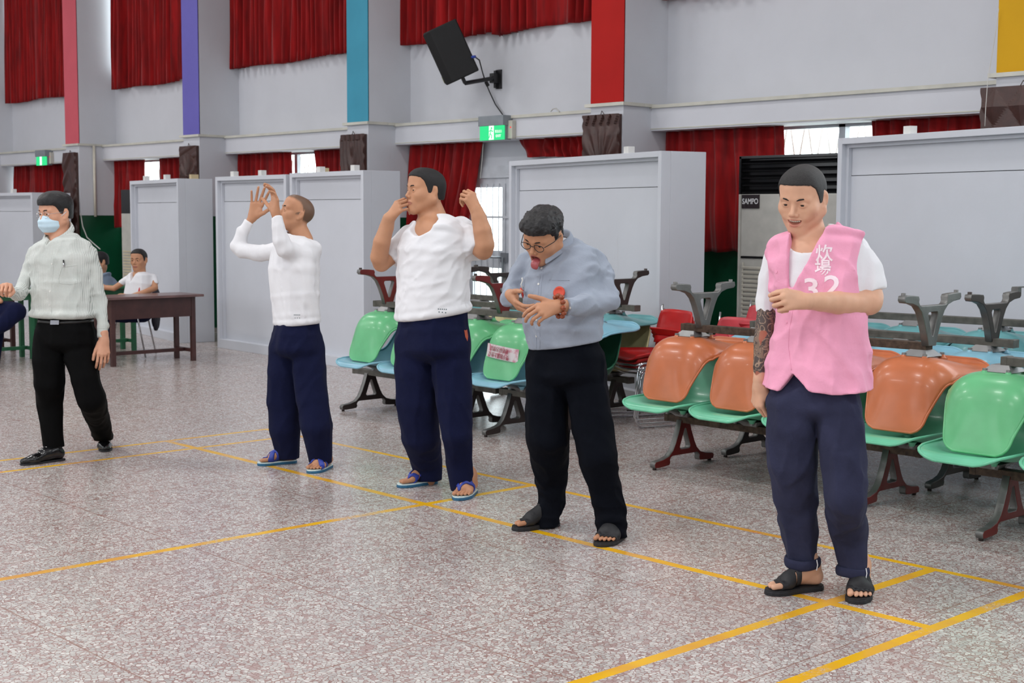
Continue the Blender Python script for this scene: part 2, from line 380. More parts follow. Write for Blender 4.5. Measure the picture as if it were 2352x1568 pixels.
# ---------------------------------------------------------------- carved wooden panels on the pillars
M_carve = plain('carved_wood', (62, 34, 28), .38, .5, var=.15, vs=14, bump=.3, bs=40)
def carving(x0, x1, z0, z1, kind, label):
    nu, nv = 44, int(44*(z1-z0)/(x1-x0)); V = []; w = x1-x0; h = z1-z0
    for j in range(nv+1):
        for i in range(nu+1):
            u = (i/nu-.5)*2; zz = z1-(j/nv)*h; v = (z1-zz)/w; e = 0.
            if kind == 0:     # fan of rays under a band of triangles
                if v < .22: e = .012*(abs(((u*2.5) % 1)-.5)*2 > (v/.22))
                elif v < 1.1:
                    a = math.atan2(u, 1.15-v); e = .012*(.5+.5*math.cos(a*13))*min(1, (v-.22)*5)
                else: a = (v % .55)/.55; e = .013*(.5+.5*math.cos(u*6+a*6))*(.3+.7*abs(math.cos(a*PI)))
            elif kind == 1:   # folded drapery shape
                if v < .15: e = .01*(math.sin(u*16) > 0)
                else: e = .012*(.5+.5*math.sin(9*math.sqrt(u*u*2.2+(v-.2)**2*.5)*2.0-abs(u)*4))
            elif kind == 2:   # shell fan
                r = math.hypot(u, (v-.75)*1.6); a = math.atan2(u, .95-v); e = .012*(.5+.5*math.cos(a*10)) if r < .85 else .004*math.sin(v*20+u*3)
            elif kind == 3: e = .014*(.5+.5*math.sin(v*9+2.5*math.sin(u*3+v*2)))
            else:             # rows of diamonds
                e = .014*max(0, 1-(abs(((u*1.5+.5) % 1)-.5)*2+abs(((v*2.2) % 1)-.5)*2))*1.5+.008*(v > 1)*(.5+.5*math.cos(u*10))
            jag = .008*math.sin(v*23+kind)*(abs(u) > .97)
            V.append((x0+w*i/nu+jag, FRONT-.045-1.7*e*(abs(u) < .96), zz))
    Fq = [[j*(nu+1)+i, j*(nu+1)+i+1, (j+1)*(nu+1)+i+1, (j+1)*(nu+1)+i] for j in range(nv) for i in range(nu)]
    b = MB(); b.add(V, Fq); b.box(x0+.004, x1-.004, FRONT-.044, FRONT-.005, z0+.003, z1-.003)
    b.tube([((x0+x1)/2-.03, FRONT-.02, z1-.01), ((x0+x1)/2, FRONT-.03, z1+.035), ((x0+x1)/2+.03, FRONT-.02, z1-.01)], .004, 6)
    o = b.build('carved_panel', M_carve); return tag(o, label, 'carving')
carving(-20.02, -19.6, 1.15, 2.40, 3, 'tall dark carved wood post below the pink pillar face')
carving(-16.56, -16.12, 1.3, 2.385, 2, 'dark carved wood panel with shell fan below the purple pillar')
carving(-12.95, -12.5, 1.3, 2.395, 1, 'dark carved wood panel with draped folds below the blue pillar')
carving(-9.12, -8.66, 1.3, 2.425, 0, 'dark carved wood panel with fan rays below the red pillar')
carving(-5.12, -4.5, 1.3, 2.43, 4, 'dark carved wood panel with diamonds at the right edge below the yellow pillar')
# ---------------------------------------------------------------- white partition units
M_part = m_wall('partition_paint', (203, 206, 214)); M_block = plain('block_white', (222, 222, 220), .6); M_blockw = plain('block_wood', (196, 178, 140), .6)
def partition(p0, p1, h, th, label, blocks=(), woodb=(), name='partition_unit', midline=True):
    p0 = np.array(p0, float); p1 = np.array(p1, float); L = np.linalg.norm(p1-p0); a = math.atan2(p1[1]-p0[1], p1[0]-p0[0])
    r = thing(name, label, 'partition', (p0[0], p0[1], 0), a, 'white partition units along the wall')
    f = .045; b = MB()
    b.box(0, f, 0, .09, 0, h).box(L-f, L, 0, .09, 0, h).box(f, L-f, 0, .09, h-f, h).box(f, L-f, 0, .09, 0, .10)
    b.box(0, .03, .09, th, 0, h).box(L-.03, L, .09, th, 0, h).box(.03, L-.03, .09, th, h-.03, h).box(.03, L-.03, th-.03, th, 0, h-.03)
    b.build('carcass', M_part, r, bevel=.003)
    q = MB(); q.box(f, L-f, .075, .088, .1, h-f-.23).box(f, L-f, .077, .09, h-f-.225, h-f); q.build('front_panel', M_part, r)
    q = MB(); q.box(f, L-f, .045, .075, h-f-.025, h-f).box(f, f+.025, .045, .075, .1, h-f-.025).box(L-f-.025, L-f, .045, .075, .1, h-f-.025)
    q.build('moulding', M_part, r)
    for x in blocks: k = MB(); k.box(x-.035, x+.035, .02, .08, h, h+.055); k.build('top_block', M_block, r)
    for x in woodb: k = MB(); k.box(x-.035, x+.035, th-.12, th-.03, h, h+.06); k.build('top_block', M_blockw, r)
    return r
partition((-13.68, 8.17), (-12.17, 8.10), 1.91, .42, 'white partition unit behind the man with raised arms', (.35, .95))
partition((-12.10, 8.10), (-10.68, 7.98), 1.92, .42, 'white partition unit left of the man touching his mouth', (.55, 1.2), (.1,))
partition((-16.15, 8.42), (-14.42, 8.12), 1.905, .42, 'white partition unit behind the small brown desk', (.5, 1.25), (1.35,))
partition((-22.4, 8.45), (-19.44, 8.6), 1.795, .6, 'white partition unit at the far left behind the masked man', (1.45, 1.75, 2.3), ())
partition((-9.55, 8.82), (-7.10, 8.15), 2.0, .42, 'white partition unit behind the man in the grey shirt', (2.0,), ())
partition((-5.92, 8.76), (-3.5, 8.13), 2.075, .42, 'largest white partition unit behind the man in the pink vest', (.68, 1.92), ())
# ================================================================ BEAM SEATING
def m_shell(name, rgb):
    t = NT(name); o = t.obj(); c = lin(rgb); nz = t.noise(o, 6, 4)
    col = t.ramp(nz, [(.3, tuple(v*.88 for v in c)), (.7, tuple(min(1, v*1.08) for v in c))])
    sc = t.ramp(t.noise(o, 26, 5, .75), [(.70, 0.), (.76, .5)]); col = t.mix(sc, col, lin((120, 100, 80)))
    return t.base(col, .3, .4, Coat_Weight=.12, Coat_Roughness=.1)
SH = {k: m_shell('fibreglass_'+k, v) for k, v in dict(green=(104, 186, 130), mint=(112, 200, 162), orange=(196, 112, 72), sky=(134, 186, 206), cream=(206, 198, 150), teal=(104, 164, 168), dark=(40, 96, 72)).items()}
M_iron = plain('cast_iron_grey', (112, 112, 110), .42, .5, .55, var=.12, vs=12, bump=.25, bs=70)
M_ironr = plain('cast_iron_red_paint', (104, 24, 22), .38, .5, var=.14, vs=10)
M_irond = plain('cast_iron_dark', (54, 44, 42), .42, .5, .2, var=.12, vs=10)
M_beamsteel = plain('beam_steel', (96, 94, 88), .55, .4, .4, var=.2, vs=16, bump=.3, bs=50)
M_rust = plain('beam_rust', (78, 64, 54), .7, .3, .2, var=.3, vs=30, bump=.5, bs=60)
M_bracket = plain('bracket_metal', (146, 146, 146), .4, .5, .6, var=.1)
M_black = plain('black_plastic', (26, 26, 28), .4); M_chrome = plain('chrome', (200, 202, 206), .12, .5, 1., var=.02)
PROF = [(-.375, .372), (-.362, .392), (-.33, .402), (-.26, .396), (-.16, .378), (-.06, .358), (.02, .345), (.08, .345), (.13, .360), (.17, .392), (.200, .442), (.221, .52), (.240, .61), (.255, .68), (.258, .70)]
def shell_mesh():
    P = np.array(PROF); s = np.r_[0, np.cumsum(np.linalg.norm(np.diff(P, axis=0), axis=1))]; s /= s[-1]
    nu, nv = 26, 60; tv = .5-.5*np.cos(PI*np.linspace(0, 1, nv+1)); tv = .6*tv+.4*np.linspace(0, 1, nv+1)
    y = np.interp(tv, s, P[:, 0]); z = np.interp(tv, s, P[:, 1])
    for _ in range(2): y[1:-1] = (y[:-2]+2*y[1:-1]+y[2:])/4; z[1:-1] = (z[:-2]+2*z[1:-1]+z[2:])/4
    ty, tz = np.gradient(y), np.gradient(z); L = np.hypot(ty, tz); ny, nz = -tz/L, ty/L
    wid = np.interp(tv, [0, .008, .02, .04, .07, .14, .3, .5, .62, .75, .90, .94, .965, .985, 1.], [.10, .135, .162, .188, .207, .228, .240, .240, .230, .206, .172, .165, .155, .138, .108])
    wing = np.interp(tv, [0, .1, .3, .5, .62, .75, .9, 1.], [.0, .014, .05, .095, .100, .058, .014, .0])
    V = []
    for j in range(nv+1):
        for i in range(nu+1):
            u = i/nu*2-1; k = abs(u)**3.4
            d = wing[j]*k - .006*(1-u*u)*math.sin(PI*tv[j])
            V.append((wid[j]*u, y[j]+ny[j]*d, z[j]+nz[j]*d))
    V = np.array(V); Fq = [[j*(nu+1)+i, j*(nu+1)+i+1, (j+1)*(nu+1)+i+1, (j+1)*(nu+1)+i] for j in range(nv) for i in range(nu)]
    rim = [i for i in range(nu+1)]+[j*(nu+1)+nu for j in range(1, nv+1)]+[nv*(nu+1)+i for i in range(nu-1, -1, -1)]+[j*(nu+1) for j in range(nv-1, 0, -1)]
    o = mesh_obj('tmp', V, Fq, M_iron, None, True); m = o.modifiers.new('s', 'SOLIDIFY'); m.thickness = .007; m.offset = -1; bake(o)
    b = MB(); me = o.data
    b.add([v.co[:] for v in me.vertices], [list(p.vertices) for p in me.polygons]); bpy.data.objects.remove(o)
    b.tube(V[rim]+np.array([0, 0, -.003]), .0078, 8, closed=True)
    for bx, by in ((-.06, -.10), (.06, -.10), (-.06, .07), (.06, .07)):    # bosses under the pan
        b.lathe([(.030, .352), (.018, .342), (.013, .328)], 12, (bx, by, .0))
    o = b.build('seat_shell', M_iron, None, True); me = o.data; bpy.data.objects.remove(o); return me
SHELL_ME = shell_mesh()
def shell(parent, x, color):
    me = SHELL_CACHE.get(color)
    if me is None: me = SHELL_ME.copy(); me.materials.clear(); me.materials.append(SH[color]); SHELL_CACHE[color] = me
    o = bpy.data.objects.new('seat_shell', me); COL.objects.link(o); o.parent = parent; o.location = (x, 0, 0); return o
SHELL_CACHE = {}
def curve_poly(polys, depth, bevel=.004):
    cu = bpy.data.curves.new('c', 'CURVE'); cu.dimensions = '2D'; cu.fill_mode = 'BOTH'; cu.extrude = depth/2-bevel; cu.bevel_depth = bevel; cu.bevel_resolution = 1
    for P in polys:
        s = cu.splines.new('POLY'); s.points.add(len(P)-1); s.use_cyclic_u = True
        for i, (a, b) in enumerate(P): s.points[i].co = (a, b, 0, 1)
    o = bpy.data.objects.new('c', cu); COL.objects.link(o); dg = bpy.context.evaluated_depsgraph_get(); dg.update()
    me = bpy.data.meshes.new_from_object(o.evaluated_get(dg)); bpy.data.objects.remove(o); return me
def arc(cx, cy, r, a0, a1, n=6): return [(cx+r*math.cos(math.radians(a0+(a1-a0)*i/n)), cy+r*math.sin(math.radians(a0+(a1-a0)*i/n))) for i in range(n+1)]
def leg_mesh():
    half = [(.034, .275), (.055, .21), (.085, .14), (.108, .10), (.145, .068), (.20, .052), (.262, .046), (.272, .036), (.268, .018), (.24, .016), (.19, .018), (.145, .022), (.138, .034), (.142, .05), (.132, .066), (.115, .074)]
    outer = half+[(-a, b) for a, b in half[::-1]]
    hole = [(0, .232), (.010, .228), (.052, .118), (.046, .104), (.036, .10), (-.036, .10), (-.046, .104), (-.052, .118), (-.010, .228)]
    return curve_poly([outer, hole], .042)
LEG_ME = leg_mesh(); LEGS = {}
def leg(parent, x, paint):
    me = LEGS.get(paint)
    if me is None:
        me = LEG_ME.copy(); me.materials.clear(); me.materials.append(M_iron); me.materials.append({'red': M_ironr, 'dark': M_irond, 'grey': M_iron}[paint])
        for p in me.polygons: p.material_index = 1 if abs(p.normal.z) > .9 else 0
        LEGS[paint] = me
    o = bpy.data.objects.new('leg', me); COL.objects.link(o); o.parent = parent; o.location = (x, 0, 0)
    o.rotation_euler = (PI/2, 0, PI/2)
    for s in (-1, 1):
        k = MB(); k.lathe([(.012, 0), (.012, .03)], 10, (0, s*.255, 0)); q = k.build('foot_peg', M_irond if paint != 'grey' else M_iron, None, True); q.parent = o
        q.data.transform(Matrix(((0, 1, 0, 0), (0, 0, 1, 0), (1, 0, 0, 0), (0, 0, 0, 1))))   # into the leg's own axes
    return o
def beam_bench(x, y, label, seats, bx, legs, colors, paint='dark', up=False, rz=0., beam='steel', top=1.105, plates=False):
    r = thing('beam_bench', label, 'bench', (x, y, top if up else 0), 0, 'stacked rows of fibreglass beam seating', (PI, 0, rz) if up else (0, 0, rz))
    b = MB(); b.box(bx[0], bx[1], -.032, .032, .262, .304); b.box(bx[0]-.003, bx[0]+.03, -.034, .034, .260, .306).box(bx[1]-.03, bx[1]+.003, -.034, .034, .260, .306)
    b.build('beam', M_rust if beam == 'rust' else M_beamsteel, r, bevel=.003)
    for i, s in enumerate(seats):
        c = colors[i % len(colors)]; shell(r, s, c)
        k = MB(); k.add([(-.045+s, -.04, .300), (.045+s, -.04, .300), (.045+s, .04, .300), (-.045+s, .04, .300), (-.075+s, -.075, .332), (.075+s, -.075, .332), (.075+s, .075, .332), (-.075+s, .075, .332)],
              [[0, 1, 2, 3], [4, 7, 6, 5], [0, 4, 5, 1], [1, 5, 6, 2], [2, 6, 7, 3], [3, 7, 4, 0]])
        for sx, sy in ((-.06, -.10), (.06, -.10), (-.06, .07), (.06, .07)):
            k.tube([(s+sx*.8, sy*.5, .328), (s+sx, sy, .334)], .010, 6).lathe([(.012, .318), (.012, .336)], 8, (s+sx, sy, 0))
        k.tube([(s, -.06, .335), (s, -.14, .352), (s, -.21, .372)], (.020, .014, .008), 6)
        k.build('seat_bracket', M_bracket, r)
    for l in legs:
        leg(r, l, paint)
        if plates:
            k = MB(); k.box(l-.02, l+.02, -.34, -.24, -.012, -.006).box(l-.02, l+.02, -.275, -.235, -.006, .03); k.build('floor_plate', M_iron, r)
    return r
d51 = .51
# front row, in the middle of the picture
beam_bench(-7.95, 6.48, 'upright light blue beam bench at the left end of the front row', [-.41, .10, .61], (-.83, .84), (-.65, .60), ['sky'], 'dark')
beam_bench(-7.95, 6.48, 'upside-down green beam bench stacked at the left end of the front row', [-.41, .10, .61, 1.12], (-.56, 1.30), (-.42, .88), ['green'], 'red', up=True)
beam_bench(-6.6, 6.48, 'upright beam bench with light blue seat under the green seat with a paper sticker', [-.23], (-.47, .2), (-.36, .1), ['sky'], 'dark')
# front row right, either side of the man in the pink vest
beam_bench(-4.62, 6.41, 'upright mint green beam bench under the orange seats', [-.74, -.23, .28, .79], (-.88, .86), (-.76, .66), ['mint'], 'red', beam='rust')
beam_bench(-4.62, 6.41, 'upside-down orange beam bench stacked on the mint green bench', [-.70, -.19, .32, .83], (-.76, .87), (-.62, .87), ['orange'], 'grey', up=True, beam='rust', top=1.122)
beam_bench(-3.2, 6.19, 'upright mint green beam bench at the right edge of the picture', [-.06, .45, .96], (-.16, 1.5), (.03, 1.2), ['mint'], 'red', beam='rust')
beam_bench(-3.2, 6.19, 'upside-down green beam bench stacked at the right edge of the picture', [-.02, .49, 1.0], (-.02, 1.5), (.26, 1.2), ['green'], 'grey', up=True)
# second row
beam_bench(-7.9, 7.05, 'upright dark green beam bench in the second row behind the light blue bench', [-.5, .01, .52, 1.03], (-.7, 1.2), (-.55, .95), ['dark'], 'dark')
beam_bench(-7.9, 7.05, 'upside-down cream and light blue beam bench behind the man in the grey shirt', [-.45, .06, .57, 1.08], (-.6, 1.2), (-.4, .75), ['cream', 'cream', 'cream', 'sky'], 'dark', up=True)
beam_bench(-4.62, 7.08, 'upright light blue beam bench in the second row behind the orange seats', [-.74, -.23, .28, .79], (-.88, .86), (-.76, .66), ['sky'], 'dark')
beam_bench(-4.62, 7.08, 'upside-down light blue beam bench in the second row behind the orange seats', [-.70, -.19, .32, .83], (-.76, 1.0), (-.42, .86), ['sky'], 'dark', up=True, plates=True)
beam_bench(-3.0, 7.0, 'upright light blue beam bench behind the green bench at the right edge', [-.2, .31, .82], (-.35, 1.3), (-.2, 1.1), ['sky'], 'dark')
beam_bench(-3.0, 7.0, 'upside-down light blue beam bench behind the green bench at the right edge', [-.3, .21, .72], (-.5, 1.3), (-.27, 1.1), ['sky'], 'grey', up=True, plates=True)
# third row
beam_bench(-8.1, 7.62, 'upright cream beam bench in the third row before the glass door', [-.5, .01, .52, 1.0], (-.7, 1.2), (-.5, 1.05), ['cream'], 'dark')
beam_bench(-8.1, 7.62, 'upside-down teal beam bench in the third row before the glass door', [-.5, .01, .45, .96], (-.7, 1.25), (-.25, 1.10), ['teal'], 'dark', up=True)
beam_bench(-4.4, 7.76, 'upright teal beam bench in the third row before the largest partition', [-.74, -.23, .28, .79], (-.9, .9), (-.76, .66), ['teal'], 'dark', rz=-.1)
beam_bench(-4.4, 7.76, 'upside-down teal beam bench in the third row before the largest partition', [-.74, -.23, .28, .79], (-.9, 1.1), (-.65, .72), ['teal'], 'dark', up=True, rz=.1, top=1.16)
# sticker on a green shell
def text_mesh(s, size, ext=0.0, bold=False):
    cu = bpy.data.curves.new('t', 'FONT'); cu.body = s; cu.size = size; cu.align_x = 'CENTER'; cu.align_y = 'CENTER'; cu.extrude = ext; cu.resolution_u = 3
    if bold: cu.offset = size*.018
    o = bpy.data.objects.new('t', cu); COL.objects.link(o); dg = bpy.context.evaluated_depsgraph_get(); dg.update()
    me = bpy.data.meshes.new_from_object(o.evaluated_get(dg)); bpy.data.objects.remove(o); return me
def text_on(name, s, size, mat, origin, xdir, ydir, parent=None, sx=1., bold=False, off=None):
    me = text_mesh(s, size, .0006, bold); x = Vector(xdir).normalized()*sx; y = Vector(ydir).normalized(); z = Vector(xdir).normalized().cross(y)
    o_ = Vector(origin)-(Vector(off) if off is not None else Vector((0, 0, 0)))
    me.transform(Matrix(((x[0], y[0], z[0], o_[0]), (x[1], y[1], z[1], o_[1]), (x[2], y[2], z[2], o_[2]), (0, 0, 0, 1))))
    me.materials.clear(); me.materials.append(mat); o = bpy.data.objects.new(name, me); COL.objects.link(o)
    if parent: o.parent = parent
    return o
def m_sticker():
    t = NT('sticker_paper'); n = t.noise(t.obj(), 24, 3); c = t.ramp(n, [(.5, lin((222, 214, 216))), (.66, lin((206, 140, 156)))]); return t.base(c, .6)
# panel of the sticker follows the hanging back of the inverted shell at x = -6.83
sy = 6.48-.246
r = thing('paper_sticker', 'white and pink paper sticker with red writing pasted on the green seat', 'sticker', (-6.83, sy, .585), .0)
q = MB()
NS = 12
V = []; 
for j in (0, 1):
    for i in range(NS+1):
        u = i/NS*2-1; V.append((u*.155, .030*abs(u)**2.6-.004-.004*j, -.045+.09*j))
q.add(V, [[i, i+1, NS+2+i, NS+1+i] for i in range(NS)]); q.build('paper', m_sticker(), r)
M_redink = plain('red_ink', (150, 60, 72), .7)
text_on('writing', '眼看前方禁語', .036, M_redink, (0, -.013, .021), (-1, 0, 0), (0, 0, -1), r, .85)
text_on('writing', '雙手放腿上坐姿', .036, M_redink, (0, -.010, -.021), (-1, 0, 0), (0, 0, -1), r, .8)
r.rotation_euler = (-.12, .08, 0)
# ---------------------------------------------------------------- red plastic sled chairs
M_redp = plain('red_plastic', (186, 30, 30), .3, .5, var=.06); M_redp2 = plain('faded_red_plastic', (196, 62, 72), .35, .5, var=.08)
def sled_chair(x, y, rz, z, label, mat=None, tilt=0.):
    r = thing('red_sled_chair', label, 'chair', (x, y, z), rz, 'red stacking chairs with chrome frames', (tilt, 0, rz))
    nu, nv = 14, 10
    def sheet(name, fn, th=.008):
        V = [fn(i/nu*2-1, j/nv) for j in range(nv+1) for i in range(nu+1)]
        Fq = [[j*(nu+1)+i, j*(nu+1)+i+1, (j+1)*(nu+1)+i+1, (j+1)*(nu+1)+i] for j in range(nv) for i in range(nu)]
        o = mesh_obj(name, V, Fq, mat or M_redp, r, True); m = o.modifiers.new('s', 'SOLIDIFY'); m.thickness = th; m.offset = 0; bake(o); return o
    sheet('seat', lambda u, v: (u*(.225-.03*abs(2*v-1)**4), -.23+.44*v, .445-.02*(1-u*u)-.03*max(0, .2-v)*5*.6-.012*v+.025*abs(u)**6))
    sheet('backrest', lambda u, v: (u*(.235-.02*v**6),   .20+.05*v-.045*abs(u)**2.5, .50+.25*v-.015*abs(u)**8*v))
    sheet('back_lip', lambda u, v: (u*.236, .205-.045*abs(u)**2.5-.04*v, .56+.05*v), .01)
    f = MB()
    for s in (-1, 1):
        f.tube([(s*.24, .23, .78), (s*.245, .20, .5), (s*.245, .18, .42), (s*.245, -.20, .40), (s*.25, -.235, .385), (s*.255, -.25, .34), (s*.262, -.28, .03), (s*.262, -.265, .011), (s*.262, -.24, .008), (s*.262, .24, .008), (s*.262, .265, .02), (s*.258, .24, .2), (s*.25, .16, .41)], .0075, 8)
    f.tube([(-.245, -.20, .40), (-.2, -.235, .385), (0, -.25, .375), (.2, -.235, .385), (.245, -.20, .40)], .0075, 8)
    f.tube([(-.25, .15, .40), (0, .15, .385), (.25, .15, .40)], .0075, 8)
    f.build('frame', M_chrome, r, True)
    return r
for k in range(3):
    sled_chair(-6.68+.03*k, 7.62-.05*k, -.33, .001+.035*k, 'red chrome-framed chair between light blue and orange seats, %s' % ('bottom of its stack', 'middle of its stack', 'top of its stack')[k])
for k in range(3):
    sled_chair(-6.40+.20*k, 8.02+.03*k, -.15-.15*k, .001+.10*k, 'faded red chair behind the grey upturned bench legs, %s of the group' % ('left and lowest', 'middle one', 'right and highest')[k], M_redp2)
# ---------------------------------------------------------------- air conditioner
M_acb = plain('ac_beige', (176, 174, 168), .5); M_ack = plain('ac_black', (12, 12, 14), .25, .5)
ax0, ax1, ay0, ay1 = -7.05, -5.95, 9.05, 9.5
r = thing('floor_air_conditioner', 'tall floor-standing air conditioner with black top grille and brand plate', 'air conditioner', ((ax0+ax1)/2, ay0, 0)); o0 = ((ax0+ax1)/2, ay0, 0)
b = MB(); b.box(ax0, ax1, ay0+.012, ay1, 0, 1.68).box(ax0+.03, ax1-.03, ay0+.003, ay0+.02, 1.18, 1.675).box(ax0, ax0+.02, ay0, ay0+.02, 0, 1.68).box(ax1-.02, ax1, ay0, ay0+.02, 0, 1.68); b.build('cabinet', M_acb, r, bevel=.004, off=o0)
b = MB(); b.box(ax0, ax1, ay0+.06, ay1, 1.68, 1.985).box(ax0, ax1, ay0, ay1, 1.965, 1.985).box(ax0, ax0+.02, ay0, ay1, 1.68, 1.98).box(ax1-.02, ax1, ay0, ay1, 1.68, 1.98)
for i in range(5):
    z = 1.70+i*.058; b.box(ax0, ax1, ay0+.005, ay0+.05, z, z+.008, R=rotm(.5), c=(ax0, ay0+.03, z))
b.build('top_grille', M_ack, r, off=o0)
b = MB(); b.box(ax0+.03, ax1-.03, ay0+.004, ay0+.01, 1.163, 1.18); b.build('black_trim', M_ack, r, off=o0)
b = MB()
for i in range(24):
    z = .25+i*.036; b.box(ax0+.05, ax1-.05, ay0-.004, ay0+.012, z, z+.017, R=rotm(.35), c=(0, ay0, z))
for i in range(6): b.box(ax0+.05+i*.196, ax0+.062+i*.196, ay0-.002, ay0+.006, .25, 1.13)
b.build('intake_grille', plain('ac_slats', (196, 192, 180), .5), r, off=o0)
b = MB(); b.box(ax0+.035, ax0+.21, ay0-.004, ay0+.004, 1.565, 1.675); b.build('name_plate', plain('plate_dark', (38, 28, 32), .4), r, off=o0)
text_on('lettering', 'SAMPO', .062, plain('plate_letters', (206, 206, 208), .4), (ax0+.122, ay0-.006, 1.62), (1, 0, 0), (0, 0, 1), r, .80, True, off=o0)
# second, narrower one at the far left
r = thing('floor_air_conditioner', 'narrow strip of another air conditioner beside the small brown desk partition', 'air conditioner', (-17.75, 9.3, 0))
b = MB(); b.box(-.35, .35, 0, .4, 0, 1.5); b.build('cabinet', M_acb, r, bevel=.004)
b = MB(); b.box(-.35, .35, 0, .4, 1.5, 1.83); b.build('top_grille', M_ack, r)
b = MB()
for i in range(20): b.box(-.31, .31, -.008, .002, .2+i*.04, .222+i*.04)
b.build('intake_grille', plain('ac_slats_far', (186, 176, 150), .5), r)
# ---------------------------------------------------------------- loudspeaker
M_spk = plain('speaker_black', (16, 16, 18), .55, .4, bump=.3, bs=120)
r = thing('loudspeaker', 'black loudspeaker tilted down on a wall arm above the exit sign', 'loudspeaker', (0, 0, 0))
def P_(px, py, y):       # point seen at a pixel on the plane Y = y
    dd = FWD+RT*((px-1176)/FPX)+UP*((784-py)/FPX); return CAMP+dd*(y/dd[1])
sc = P_(1036, 120, 9.42)
hw, hd, hh = .205, .185, .285
fw = np.array([-.62, -.66, -.42]); fw /= np.linalg.norm(fw)
sr = np.cross(fw, [0.10, -.05, 1.]); sr /= np.linalg.norm(sr); su = np.cross(sr, fw)
Rm = np.stack([sr, fw, su], 1)          # local x right, y forward, z up
poly = [(-hw, hd*.6), (-hw*.62, hd), (hw*.62, hd), (hw, hd*.6), (hw*.78, -hd), (-hw*.78, -hd)]
def loc2w(b): 
    for i in range(len(b.v)): b.v[i] = b.v[i]@Rm.T+sc
    return b
b = MB(); b.prism(poly, -hh, hh, 'xy'); loc2w(b); b.build('cabinet', M_spk, r, bevel=.012)
b = MB(); b.prism([(-hw*.9, hd*.70), (-hw*.55, hd+.006), (hw*.55, hd+.006), (hw*.9, hd*.70)], -hh*.94, hh*.94, 'xy'); loc2w(b); b.build('front_grille', M_ack, r)
b = MB(); b.prism([(-.05+hw*0-.02, 0)]+[(-.02+.05*math.cos(a), .07*math.sin(a)) for a in np.linspace(0, PI, 9)], hd+.004, hd+.012, 'xz')
b.v[-1][:, 2] -= hh*.9; loc2w(b); b.build('badge', plain('badge', (150, 150, 120), .4), r)
low = sc-su*hh; wp = P_(1143, 180, UPPER-.02); el = low+su*-.06
b = MB(); b.tube([low+su*.02, el], .02, 8).tube([el, wp+np.array([0, -.05, 0])], .022, 8); b.build('arm', M_black, r)
b = MB(); b.box(wp[0]-.03, wp[0]+.05, UPPER-.02, UPPER-.001, wp[2]-.11, wp[2]+.09).box(wp[0]-.05, wp[0]+.02, UPPER-.09, UPPER-.02, wp[2]-.05, wp[2]+.05).box(wp[0]-.03, wp[0]+.0, UPPER-.05, UPPER-.02, wp[2]-.1, wp[2]+.08); b.build('wall_plate', M_black, r)
r2 = thing('speaker_cable', 'black cable drooping from the loudspeaker to the exit sign', 'cable', (0, 0, 0))
k = [P_(1090, 130, 9.45), P_(1101, 138, 9.5), P_(1108, 165, 9.7), P_(1115, 188, 9.9), P_(1124, 210, 9.97), P_(1138, 240, 9.98), P_(1158, 268, 9.97)]
b = MB(); b.tube(k, .007, 6); b.build('cable_jacket', M_black, r2, True)
b = MB(); b.tube([P_(1084, 131, 9.44), P_(1092, 130, 9.45)], .014, 8); b.build('plug', plain('blue_plug', (30, 60, 150), .4), r2)
b = MB(); b.tube([P_(1116, 188, 9.9), P_(1121, 197, 9.93)], .02, 8); b.build('connector', M_black, r2)
# ---------------------------------------------------------------- exit signs
def m_emit(name, rgb, s):
    t = NT(name); e = t.n('Emission', Color=(*lin(rgb), 1), Strength=s); t.t.links.new(e.outputs[0], t.out.inputs[0]); return t.mat
M_exg = m_emit('exit_green_light', (60, 222, 140), 1.25); M_exw = m_emit('exit_white_light', (235, 255, 240), 1.4)
M_hous = plain('sign_housing', (128, 134, 140), .4)
def exit_sign(p0, p1, label, full):
    a, c = P_(*p0, BEAMY-.12), P_(*p1, BEAMY-.12); w, h = c[0]-a[0], a[2]-c[2]; o0 = (a[0], a[1], c[2])
    r = thing('exit_sign', label, 'exit sign', o0)
    b = MB(); b.box(-.01, w+.01, -.015, .115, h*.98, h+.10).box(.0, w, .03, .11, 0, h); b.build('housing', M_hous, r, bevel=.004)
    b = MB(); b.box(0, w, 0, .02, 0, h); pn = b.build('lit_panel', M_exg, r)
    b = MB(); b.box(w*.40, w*.60, -.003, .001, h*.02, h*.98); b.build('white_doorway', M_exw, r)
    if full:
        b = MB(); y0, y1 = -.006, -.003; x = w*.5; u = h*.1
        b.lathe([(u*.7, y0), (u*.7, y1)], 12, (x+u*.3, 0, h*.82), axis=1)
        for q in ([(x, h*.74), (x-u*1., h*.42)], [(x-u*.1, h*.70), (x-u*2.0, h*.60)], [(x, h*.70), (x+u*1.3, h*.56), (x+u*1.9, h*.64)], [(x-u, h*.44), (x-u*1.7, h*.22), (x-u*2.4, h*.14)], [(x-u*.9, h*.42), (x+u*.6, h*.34), (x+u*.4, h*.1)]):
            b.tube([(m_[0], -.0045, m_[1]) for m_ in q], u*.32, 6)
        b.build('running_figure', M_exg, r)
        text_on('lettering', '緊急出口', h*.22, M_exw, (w*.80, -.003, h*.56), (1, 0, 0), (0, 0, 1), r, .8)
        text_on('lettering', 'EXIT', h*.24, M_exw, (w*.80, -.003, h*.26), (1, 0, 0), (0, 0, 1), r, 1.1, True)
    return r
exit_sign((1102, 290), (1156, 320), 'lit green exit sign on the beam under the loudspeaker', True)
exit_sign((83, 360), (105, 379), 'small lit green exit sign at the far left', False)
